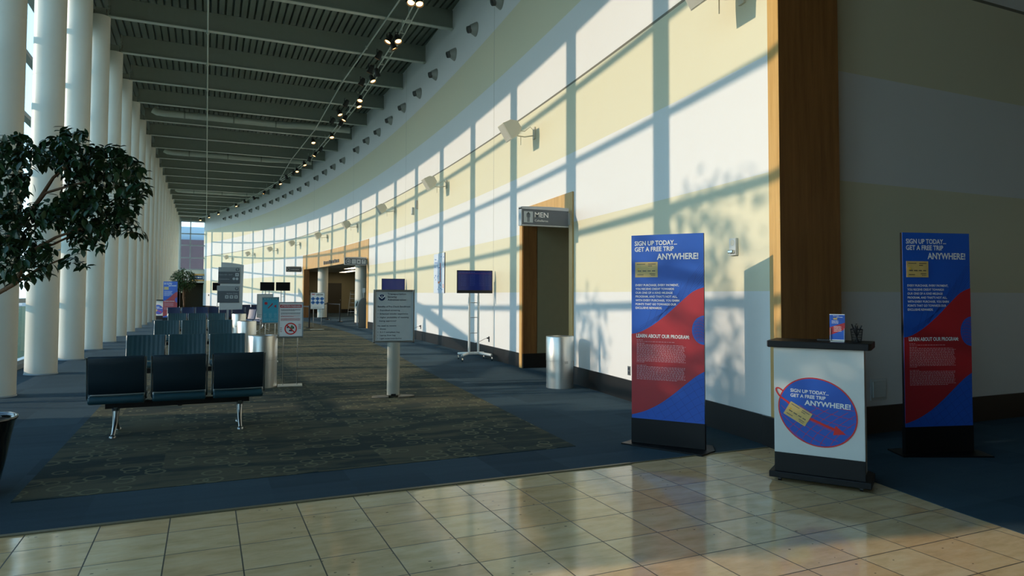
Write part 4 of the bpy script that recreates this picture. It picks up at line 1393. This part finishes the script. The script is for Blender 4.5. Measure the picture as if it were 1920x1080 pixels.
# cut metal letters on the timber header, too small to read
hl = MB()
for k in range(9):
    px = 609 + k * 3.3
    h0 = wallhit(px, 495.5 - k * .55)
    hl.box(h0.x - .06, h0.x - .028, h0.y - .16, h0.y + .10, h0.z - .02, h0.z + (.14 if k % 3 else .17))
tag(hl.build('header_letters', M_SIGN), 'small dark raised letters on the wooden header above the wide opening', 'lettering')

# ------------------------------------------------------------------ wall speakers
def wall_mount(p, fn, *a):
    return fn(p, wallrot(p.y), *a)
def make_speaker(p, rz, lab):
    t = thing('wall_speaker', lab, 'loudspeaker', p, rz, 'cream loudspeakers along the curved wall')
    MB().box(-.05, .05, -.03, 0, -.12, .12).build('wall_plate', M_SPKR, t, .003)
    a = MB().tube([(0, -.03, -.05), (0, -.22, -.09), (0, -.36, -.08), (0, -.42, .0)], .012, 8).tube([(0, -.03, .05), (0, -.10, .12), (0, -.22, .02), (0, -.36, .03)], .006, 6)
    a.tube([(.0, -.30, -.10), (0, -.30, -.26)], .006, 6)
    a.build('arm', M_SPKR, t)
    K8 = .82; al = D2R(32)
    pr_ = [(-.20, -.22), (-.20, .22), (.03, .20), (.17, .10), (.17, -.10), (.03, -.20)]
    rot = lambda y, z: (-.50 + K8 * y * math.cos(al) - K8 * z * math.sin(al), .04 + K8 * y * math.sin(al) + K8 * z * math.cos(al))
    body = MB().prism_x([rot(y, z) for y, z in pr_], -.165, .165).build('cabinet', M_SPKR, t, .008)
    MB().prism_x([rot(y, z) for y, z in ((-.206, -.205), (-.206, .205), (-.198, .205), (-.198, -.205))], -.15, .15).build('grille', mat('speaker_grille', (196, 194, 180), .7, bump=.6, scale=200), t)
    return t
SP = [(1393, -12, 'cream wall speaker nearest the wooden corner, cut by the top of the picture'), (1003, 250, 'cream wall speaker above and left of the restroom doorway'),
      (838, 346, 'cream wall speaker above the flight screen on its stand'), (740.4, 393.5, 'cream wall speaker right of the wide wooden opening, third from the corner'),
      (670, 423, 'cream wall speaker above the right part of the wooden header'), (613.6, 443, 'cream wall speaker above the middle of the wooden header'),
      (562.5, 457, 'cream wall speaker just left of the wooden header'), (519.7, 468, 'cream wall speaker above the right one of the two dark screens'),
      (477, 476.5, 'cream wall speaker right of the grey directory sign'), (435.7, 483, 'farthest cream wall speaker, above the grey directory sign')]
s0 = None
for (px, py, lab) in SP:
    p = wallhit(px, py)
    if s0 is None: s0 = make_speaker(p, wallrot(p.y), lab)
    else: dup(s0, p, wallrot(p.y), lab)
# round air nozzles high on the wall
NZ = [(940, 3), (893, 55), (853, 102), (818, 140), (788, 175), (759, 202), (734, 226), (712, 248), (691, 264), (672, 281), (646, 301), (628, 313), (612, 323), (596, 334),
      (579, 345), (564, 355), (549, 361), (536, 368), (523, 374), (511, 379), (498, 385), (485, 390), (472, 395), (459, 399), (446, 404), (434, 407), (423, 410)]
n0 = None
for i, (px, py) in enumerate(NZ):
    p = wallhit(px, py)
    lab = 'round grey air nozzle high on the curved wall, %s from the camera' % ORD[i]
    if n0 is None:
        R_ = Matrix.Rotation(PI / 2, 4, 'X')
        n0 = thing('air_nozzle', lab, 'air nozzle', p, wallrot(p.y), 'round air nozzles along the top of the wall')
        tilt = Matrix.Translation((0, -.15, -.02)) @ Matrix.Rotation(D2R(18), 4, 'X') @ R_
        MB(R_).lathe([(.185, 0), (.185, .012), (.165, .05), (.13, .11), (.105, .15), (.10, .17)], n=28, cap1=True).build('housing', mat('nozzle_grey', (158, 160, 152), .45, .1), n0)
        MB(tilt).lathe([(.095, 0), (.088, .09), (.080, .09), (.075, .03)], n=24, cap1=False).build('spout', mat('nozzle_dark', (84, 86, 82), .5), n0)
        MB(tilt).lathe([(.0, .035), (.078, .035)], n=24, cap0=False, cap1=False).build('throat', M_BLACKP, n0)
    else: dup(n0, p, wallrot(p.y), lab)

# ------------------------------------------------------------------ small wall fittings
p = wallhit(1378, 463)
t = thing('alarm_strobe', 'small white alarm strobe on the sunlit wall right of the near banner', 'alarm', p, wallrot(p.y))
MB().box(-.06, .06, -.035, 0, -.095, .095).build('housing', M_WHITE, t, .006)
MB(Matrix.Rotation(PI / 2, 4, 'X')).lathe([(.035, .035), (.032, .038)], (0, .045), n=18).build('sounder', M_SPKR, t)
MB().box(-.045, .045, -.065, -.035, -.07, -.035).build('strobe_lens', M_CHROME, t, .006)
def outlet(px, py, lab, cord):
    p = wallhit(px, py)
    t = thing('wall_outlet', lab, 'outlet', p, wallrot(p.y))
    MB().box(-.042, .042, -.008, 0, -.065, .065).build('cover_plate', M_ALU if not cord else M_BLACKP, t, .002)
    MB().box(-.018, .018, -.012, -.008, .012, .044).box(-.018, .018, -.012, -.008, -.044, -.012).build('sockets', M_INK, t)
    if cord:
        MB().box(-.02, .02, -.05, -.012, .01, .045).build('plug', M_BLACKP, t)
        c_ = MB().tube([(0, -.05, .028), (-.02, -.12, .0), (-.08, -.22, -.06), (-.16, -.30, -.10)], .005, 6)
        c_.build('cord', M_BLACKP, t)
outlet(1180, 695, 'metal outlet plate low on the wall at the left edge of the near banner', False)
outlet(917, 636, 'black outlet with a plugged cord low on the wall behind the screen stand', True)
outlet(789, 613, 'black outlet with a plugged cord low on the wall right of the security notice', True)
for (px, py, lab) in ((776, 396, 'small white sensor box on the cream band below the third speaker'),):
    p = wallhit(px, py)
    t = thing('sensor_box', lab, 'sensor', p, wallrot(p.y))
    MB().box(-.05, .05, -.08, 0, -.13, .13).build('case', M_WHITE, t, .006)
    MB().box(-.02, .02, -.085, -.08, -.12, -.09).build('lens', M_INK, t)
p = wallhit(783, 384)
t = thing('wall_light_box', 'slim blue-grey fixture on the wall above the small sensor box', 'fixture', p, wallrot(p.y))
MB().box(-.04, .04, -.06, 0, -.14, .14).build('case', M_SIGNL, t, .004)
MB().box(-.03, .03, -.064, -.06, -.12, .12).build('cover', M_FRAME, t)
# tall chart poster on the wall
pa, pb = wallhit(814.5, 520), wallhit(834.5, 520)
cc = (pa + pb) / 2
t = thing('wall_chart', 'tall white and blue chart panel on the wall left of the flight screen', 'poster', (cc.x, cc.y, 0), wallrot(cc.y))
L = (pa - pb).length / 2
MB().box(-L, L, -.022, .0, 1.55, 2.745).build('chart_panel', mat('chart_white', (214, 226, 240), .4), t)
MB().box(L, L + .015, -.024, 0, 1.55, 2.745).build('edge_strip', M_INK, t)
g = MB(); g.box(-L * .25, -L * .2, -.024, -.022, 1.85, 2.55); rn = random.Random(12)
for k in range(26):
    a, z = rn.uniform(-L * .9, L * .8), rn.uniform(1.62, 2.65)
    g.box(a, a + L * .12, -.024, -.022, z, z + .03)
g.build('blue_marks', M_DIA, t)
MB().box(L * .18, L * .34, -.024, -.022, 1.88, 2.45).build('red_bar', M_RED, t)
MB().box(-L * .15, L * .15, -.024, -.022, 1.84, 1.90).box(L * .75, L * .85, -.024, -.022, 1.7, 1.82).build('orange_marks', M_ORANGE, t)
# access panel on the dark wall
def on_back(px, py, y=YB):
    r = ray(px, py); t_ = y / r.y
    return Vector((r.x * t_, y, H + r.z * t_))
a, b_ = on_back(1632, 751), on_back(1660, 709)
cx, cz = (a.x + b_.x) / 2, (a.z + b_.z) / 2; w, h = (b_.x - a.x) / 2, (b_.z - a.z) / 2
t = thing('access_panel', 'square pale access panel low on the dark wall right of the podium', 'wall panel', (cx, YB, cz), 0)
MB().box(-w, w, -.012, 0, -h, h).build('frame', M_WHITE, t, .002)
MB().box(-w + .02, w - .03, -.028, -.012, -h + .03, h - .03).build('hatch', M_WHITE, t, .003)
# far end signs
t = thing('overhead_sign', 'blue and tan sign above the dark doorway at the far end', 'sign', ((ex(358) + ex(388)) / 2, YE - .05, ez(520)), 0)
w = (ex(388) - ex(358)) / 2
MB().box(-w, w * .75, -.04, .04, -.36, .36).build('backboard', M_WOOD, t)
MB().box(-w, w, -.10, -.04, -.20, .17).build('sign_face', M_SIGNBL, t)
q = MB(); rn = random.Random(2); dashes(q, -w * .55, w * .35, -.06, .10, -.105, rn, .08, .2, .05)
q.build('white_marks', M_PAPER, t)
MB().box(w * .45, w * .72, -.11, -.10, -.16, .13).prism(disc(w * .9, -.02, .17, 16), -.12, -.10).build('white_icons', MATS['sign_pale_plate'], t)
t = thing('exit_notice', 'tiny red and white notice beside the dark far doorway', 'notice', (ex(385), YE + .6, ez(536.5)), 0)
MB().box(-.12, .12, -.02, .02, -.32, .22).build('plate', M_REDSIGN, t)
MB().box(-.09, .09, -.025, -.02, -.10, -.02).build('white_line', M_PAPER, t)
t = thing('wall_sensor', 'tiny dark sensor on the pale wall right of the far doorway', 'sensor', (XW(73.5) - .03, 73.5, ez(553)), wallrot(73.5))
MB().box(-.06, .06, -.04, 0, -.07, .07).build('case', M_BLACKP, t)
MB().box(-.03, .03, -.045, -.04, -.03, .03).build('lens', M_INK, t)

# ------------------------------------------------------------------ ceiling services
def poly_on(pts, z): return [tuple(onz(px, py, z)) for px, py in pts]
m = MB().tube([(-.09, -8, BZ - .035), (-.09, 30, BZ - .035), (-.09, YE, BZ - .035)], .021, 8)
t = thing('ceiling_conduit', 'thin straight conduit running the length of the hall under the beams', 'conduit', (0, 0, 0))
m.build('pipe', M_PIPE, t)
cl = MB()
for y in COLS_Y[2:24]: cl.box(-.13, -.05, y - .03, y + .03, BZ - .065, BZ)
cl.build('clamps', M_PIPE, t)
cp = poly_on([(755, -8), (687, 90), (642.5, 153), (590, 244), (545, 301), (524, 338)], BZ - .035)
t = thing('slanting_conduit', 'thin conduit crossing the beams at a slant to meet the light track', 'conduit', (0, 0, 0))
MB().tube(cp, .022, 8).build('pipe', M_PIPE, t)
cl = MB()
for c_ in cp[1:-1]: cl.box(c_[0] - .03, c_[0] + .03, c_[1] - .04, c_[1] + .04, BZ - .065, BZ + .02)
cl.build('clamps', M_PIPE, t)
TRK = [(800, -22), (781, 10), (754, 62), (732, 97), (703, 143), (671, 192), (642, 228), (622, 253), (598, 281), (578, 301), (553, 321), (528, 338), (500, 355), (475, 369), (450, 381), (427, 391), (400, 401), (374, 409)]
TZ = 8.72
tp = poly_on(TRK, TZ)
t = thing('light_track', 'curved twin-pipe light track hanging below the beams along the wall', 'light track', (0, 0, 0))
off = []
for s in (-1, 1):
    L = []
    for i, c_ in enumerate(tp):
        a_, b_ = Vector(tp[max(i - 1, 0)]), Vector(tp[min(i + 1, len(tp) - 1)])
        dv = (b_ - a_).normalized()
        L.append((c_[0] + dv.y * .075 * s, c_[1] - dv.x * .075 * s, c_[2]))
    MB().tube(L, .019, 8).build('rail', M_PIPE, t)
h_ = MB()
for i in range(0, len(tp) - 1):
    for f_ in (0, .5):
        c_ = Vector(tp[i]).lerp(Vector(tp[i + 1]), f_)
        h_.box(c_.x - .09, c_.x + .09, c_.y - .02, c_.y + .02, TZ - .012, TZ + .012)
        h_.box(c_.x - .01, c_.x + .01, c_.y - .01, c_.y + .01, TZ, BZ + .02)
h_.build('hangers', M_PIPE, t)
SPX = [(1243, 14), (1205, 8), (1100, 188), (1145, 186), (1125, 218), (1053, 263), (1015, 328), (1050, 343), (1028, 370), (976, 385), (970, 460), (964, 488), (903, 482), (877, 525), (897, 550), (880, 573),
       (840, 562), (840, 630), (755, 655), (787, 692), (760, 715), (735, 738), (715, 758), (680, 788), (663, 800), (632, 820), (603, 845), (575, 862), (527, 890), (483, 915), (440, 930), (400, 948), (360, 968),
       (318, 985), (275, 1000), (235, 1013)]
spot = None
for i, (a_, b_) in enumerate(SPX):
    p = onz(280 + a_ / 2.455, b_ / 2.455, TZ - .22)
    lab = 'spotlight on the curved light track, %s from the camera' % ORD[i]
    if spot is None:
        spot = thing('track_spotlight', lab, 'spotlight', p, 0, 'spotlights along the light track')
        tm = Matrix.Rotation(D2R(-28), 4, 'X')
        MB(tm).lathe([(.045, .20), (.07, .17), (.075, .10), (.085, .02), (.098, -.06)], n=18, cap1=False).build('lamp_housing', mat('lamp_dark_metal', (46, 46, 42), .5, .3), spot)
        MB(tm).lathe([(.001, -.02), (.085, -.02)], n=18, cap0=False, cap1=False).build('glowing_lens', M_GLOW, spot)
        MB().box(-.085, -.075, -.012, .012, .06, .22).box(.075, .085, -.012, .012, .06, .22).box(-.085, .085, -.012, .012, .21, .22).build('yoke', M_BLACKP, spot)
    else: dup(spot, p, random.choice((-2.2, -1.3, -.5, .1, .6, 1.4, 2.4)), lab)
for i, y in enumerate((33.1, 42.2, 57.8)):
    t = thing('ceiling_duct', 'round grey duct between the ceiling beams, %s from the camera' % ORD[i], 'duct', (0, y, 9.36), 0, 'round ducts between the beams')
    xe = XW(y) - .3
    MB().tube([(COLX + .55, 0, .1), (COLX + .7, 0, .02), (COLX + 1.0, 0, 0), (2.2, 0, 0), (3.2, 0, 0), (3.7, -.15, 0), (4.3, -.25, 0), (min(xe, 6.3), -.25, 0)], .15, 18).build('pipe', M_PIPE, t)
    q = MB()
    for x in (-1, 1, 2.8): q.tube([(x - .03, 0, 0), (x + .03, 0, 0)], .158, 18)
    q.build('bands', M_BEAM, t)

# ------------------------------------------------------------------ plants
def leaf(mb, p, dirv, L, wd, rnd):
    d_ = dirv.normalized()
    s = d_.cross(Vector((rnd.uniform(-.4, .4), rnd.uniform(-.4, .4), 1))).normalized()
    nrm = s.cross(d_)
    dr = nrm * (-.12 * L)
    b0 = p; tip = p + d_ * L + dr * 1.4
    vs = [b0]
    for f_, w_ in ((.22, .7), (.5, 1.0), (.78, .62)):
        c_ = p + d_ * (L * f_) + dr * f_ * f_
        vs += [c_ + s * (wd * .5 * w_) + nrm * .06 * L, c_, c_ - s * (wd * .5 * w_) + nrm * .06 * L]
    vs.append(tip)
    fs = [(0, 2, 1), (0, 3, 2), (1, 2, 5, 4), (2, 3, 6, 5), (4, 5, 8, 7), (5, 6, 9, 8), (7, 8, 10), (8, 9, 10)]
    mb.add([tuple(v) for v in vs], fs, True)
FX, FY = -1.60, 6.34
t = thing('potted_ficus', 'large leafy ficus tree in a black pot at the left edge, nearest plant', 'potted tree', (FX, FY, .008))
MB().lathe([(.17, 0), (.205, .10), (.235, .25), (.262, .42), (.285, .535), (.302, .555), (.302, .572), (.285, .572), (.272, .54), (.255, .46)], n=48, cap1=False).build('pot', mat('black_glazed_pot', (16, 16, 18), .12, coat=.6), t)
MB().lathe([(.001, .545), (.10, .548), (.274, .535)], n=32, cap0=False, cap1=False).build('soil', M_SOIL, t)
TL = Matrix.Translation((-FX, -FY, -.008))
def fpt(px, py, D): return TL @ atd(px, py, D)
br = MB()
base = Vector((0, 0, .5))
def limb(pts, r0, r1):
    n = len(pts)
    br.tube([tuple(p_) for p_ in pts], [r0 + (r1 - r0) * i / (n - 1) for i in range(n)], 8)
limb([base, Vector((.02, .02, .9)), fpt(-40, 560, 5.1)], .034, .026)
limb([Vector((.02, .02, .9)), fpt(-10, 553, 5.05), fpt(28, 532, 5.0), fpt(60, 470, 5.0), fpt(105, 445, 4.95), fpt(160, 425, 4.9)], .022, .008)
limb([fpt(-40, 560, 5.1), fpt(-20, 480, 5.1), fpt(40, 420, 5.0), fpt(75, 372, 5.0), fpt(100, 333, 5.0), fpt(140, 300, 4.95)], .022, .008)
limb([fpt(40, 420, 5.0), fpt(85, 362, 5.0), fpt(118, 352, 4.95), fpt(200, 330, 4.9), fpt(250, 330, 4.9)], .013, .005)
limb([fpt(28, 532, 5.0), fpt(70, 505, 5.05), fpt(130, 480, 5.0)], .012, .005)
limb([fpt(-20, 480, 5.1), fpt(-80, 380, 5.2), fpt(-120, 300, 5.3)], .018, .006)
limb([fpt(60, 470, 5.0), fpt(100, 458, 5.1), fpt(200, 410, 5.1), fpt(250, 420, 5.0)], .010, .004)
br.build('branches', M_BARK, t)
CL = [(10, 290, 38, 30, 70), (30, 268, 34, 24, 60), (62, 295, 34, 22, 70), (100, 285, 34, 30, 90), (130, 262, 32, 22, 70), (150, 300, 48, 34, 170), (172, 335, 46, 40, 190), (200, 290, 34, 24, 90),
      (225, 320, 36, 36, 130), (255, 318, 20, 14, 24), (262, 350, 16, 22, 26), (240, 372, 26, 26, 60), (228, 412, 26, 26, 60), (255, 432, 14, 10, 12), (195, 400, 46, 28, 130), (150, 372, 44, 30, 150), (120, 400, 44, 28, 130), (168, 428, 40, 24, 90),
      (150, 455, 16, 18, 22), (132, 487, 14, 12, 12), (155, 495, 11, 9, 8), (185, 456, 18, 14, 16), (88, 398, 36, 22, 70), (52, 402, 38, 24, 80), (18, 390, 34, 26, 70), (20, 345, 34, 34, 80), (45, 340, 18, 20, 22), (30, 430, 46, 28, 110), (12, 470, 40, 36, 100), (55, 465, 36, 26, 80),
      (70, 498, 30, 24, 60), (30, 515, 28, 20, 40), (92, 468, 22, 18, 30), (-40, 300, 60, 60, 160), (-60, 400, 60, 60, 160), (-40, 480, 50, 40, 90), (-130, 330, 70, 60, 120), (-150, 420, 70, 60, 100), (130, 243, 16, 8, 12), (155, 245, 12, 6, 7)]
rn = random.Random(21)
fo = MB()
for (px, py, rx, ry, n) in CL:
    D0 = 4.95 + rn.uniform(-.12, .15)
    for k in range(int(n * 1.35)):
        a_ = rn.uniform(0, 2 * PI); q = math.sqrt(rn.random())
        D = D0 + rn.uniform(-.30, .30)
        p = fpt(px + rx * q * math.cos(a_), py + ry * q * math.sin(a_) * .95, D)
        dv = Vector((rn.uniform(-1, 1), rn.uniform(-1, 1), rn.uniform(-1.3, .25)))
        L = rn.uniform(.055, .085)
        leaf(fo, p, dv, L, L * rn.uniform(.42, .55), rn)
fo.build('foliage', M_LEAF, t)
def small_tree(label, p, htrunk, cz, rx, rz_, n, L, seed, m_leaf, cy_off=0.):
    t = thing('potted_ficus', label, 'potted tree', (p[0], p[1], .005))
    MB().lathe([(.20, 0), (.28, .1), (.34, .45), (.36, .5), (.34, .5), (.31, .46)], n=28, cap1=False).build('pot', MATS['black_glazed_pot'], t)
    MB().lathe([(.001, .45), (.32, .44)], n=24, cap0=False, cap1=False).build('soil', M_SOIL, t)
    b = MB(); rn = random.Random(seed)
    b.tube([(0, 0, .42), (.03, 0, .9), (-.02, .02, 1.3), (0, 0, cz - rz_ * .3)], [.05, .045, .04, .03], 8)
    b.tube([(.05, 0, .42), (.0, .03, .9), (.06, .02, 1.3)], [.035, .03, .03], 8)
    for k in range(9):
        a_ = k * 2.4; 
        b.tube([(0, 0, 1.25 + .05 * k), (rx * .35 * math.cos(a_), rx * .35 * math.sin(a_), cz - rz_ * .2 + .05 * k), (rx * .7 * math.cos(a_), rx * .7 * math.sin(a_), cz + rz_ * .3)], [.022, .014, .006], 6)
    b.build('branches', M_BARK, t)
    f = MB()
    for k in range(n):
        while True:
            v = Vector((rn.uniform(-1, 1), rn.uniform(-1, 1), rn.uniform(-1, 1)))
            if .25 < v.length < 1 and (math.sin(v.x * 5 + seed) + math.sin(v.z * 6 + v.y * 4) > -.75): break
        q = Vector((v.x * rx, v.y * rx, cz + v.z * rz_))
        leaf(f, q, Vector((v.x, v.y, rn.uniform(-1, .6))), L * rn.uniform(.7, 1.2), L * .5, rn)
    f.build('foliage', m_leaf, t)
p = atd(343.5, 600, 40)
small_tree('far potted ficus tree with pale trunk behind the seat rows, before the dark doorway', p, 1.3, 2.30, .68, .66, 1500, .13, 4, M_LEAF2)
# shrubs and steelwork outside the glass: they give the soft leaf shadows and the slanting bars on the wall
def shrub(name, label, cat, cells, n, seed, L, core=False):
    x0, y0 = cells[0][0], cells[0][1]
    t = thing(name, label, cat, (x0, y0, -.12))
    b = MB(); f = MB(); rn = random.Random(seed)
    for (x, y, r, h, dens, zlo) in cells:
        ox, oy = x - x0, y - y0
        b.tube([(ox, oy, 0), (ox + .05, oy, h * .5), (ox, oy + .05, h * .92)], [.08, .05, .015], 8)
        for k in range(8):
            a_ = k * 2.4
            b.tube([(ox, oy, h * (.2 + .07 * k)), (ox + r * .8 * math.cos(a_), oy + r * .8 * math.sin(a_), h * (.34 + .08 * k))], [.03, .008], 6)
        for k in range(int(n * dens)):
            z = rn.random() ** .9
            z = zlo + (1 - zlo) * z
            rr = r * (1 - .30 * z) * math.sqrt(rn.random())
            a_ = rn.uniform(0, 2 * PI)
            q = Vector((ox + rr * math.cos(a_), oy + rr * math.sin(a_), h * z + .15 * rn.random()))
            leaf(f, q, Vector((rn.uniform(-1, 1), rn.uniform(-1, 1), rn.uniform(-.6, .8))), L * rn.uniform(.7, 1.3), L * .6, rn)
    b.build('branches', M_BARK, t)
    f.build('foliage', M_OUTLEAF, t)
    if core:
        c = MB()
        for (x, y, r, h, dens, zlo) in cells:
            c.lathe([(.05, .1), (r * .8, .3), (r * .92, h * .35), (r * .86, h * .65), (r * .6, h * .88), (.05, h * .96)], (x - x0, y - y0), 14)
        c.build('inner_mass', M_OUTLEAF, t)  # solid core added to stop sun passing between the leaves
shrub('outdoor_hedge', 'dense green hedge outside the glass wall, seen between the nearest columns', 'hedge',
      [(-8.6, 6.3, .8, 5.0, 1.3, .02), (-8.6, 7.5, .9, 5.0, 1.3, .02), (-8.5, 8.7, .9, 4.55, 1.2, .02), (-8.6, 9.9, .9, 4.4, 1.1, .02), (-8.6, 10.7, .7, 3.6, 1, .02)], 2600, 30, .17, True)
shrub('outdoor_sapling', 'taller airy sapling outside the glass behind the hedge, nearer one', 'tree', [(-11.8, 10.0, 1.5, 7.6, 1, .5)], 700, 77, .22)
shrub('outdoor_sapling', 'taller airy sapling outside the glass behind the hedge, farther one', 'tree', [(-11.6, 13.4, 1.1, 6.3, 1, .5)], 420, 78, .22)
t = thing('boarding_bridge_frame', 'slanting steel support frame of a boarding bridge outside the glass', 'steel frame', (-6.5, 0, -.12))
MB().tube([(0, 30, 5.4), (0, 24.2, 4.7), (0, 14, 3.0)], .20, 12).build('inclined_beam', M_FRAME, t)
MB().tube([(0, 24.1, 4.7), (0, 25.0, 0)], .10, 10).tube([(0, 24.1, 4.7), (0, 23.3, 0)], .10, 10).build('legs', M_FRAME, t)
MB().tube([(0, 37, 5.2), (0, 43, 3.2)], .18, 12).tube([(0, 49, 5.2), (0, 43, 3.2)], .18, 12).tube([(0, 37, 3.4), (0, 49, 5.0)], .12, 12).tube([(0, 43, 5.0), (0, 43, 0)], .14, 10).build('cross_bracing', M_FRAME, t)

# one lobby lamp, then unseen lamps added to brighten the two side rooms
for (x, y, z, lx, ly, pw, lab) in ((8.6, 43.5, 3.19, .5, 5.0, 160, 'pale recessed ceiling light inside the wide opening, nearest the first column'), (9.6, 51.0, 3.19, .5, 5.0, 160, 'unseen ceiling light added to brighten the wide opening, near the dark door'), (10.6, 38.0, 3.19, .5, 5.0, 160, 'unseen ceiling light added to brighten the wide opening, deep inside at the right'), (8.0, 11.5, 3.01, .5, .5, 6, 'small unseen ceiling light added to brighten the restroom doorway')):
    t = thing('ceiling_light', lab, 'ceiling light', (x, y, z))
    MB().box(-lx / 2 - .04, lx / 2 + .04, -ly / 2 - .04, ly / 2 + .04, -.02, 0).build('frame', M_WHITE, t)
    MB().box(-lx / 2, lx / 2, -ly / 2, ly / 2, -.024, -.02).build('diffuser', mat('diffuser_glow_%d' % pw, (255, 240, 205), .5, emit=(255, 236, 200), estr=6.0 if pw > 50 else 2.5), t)
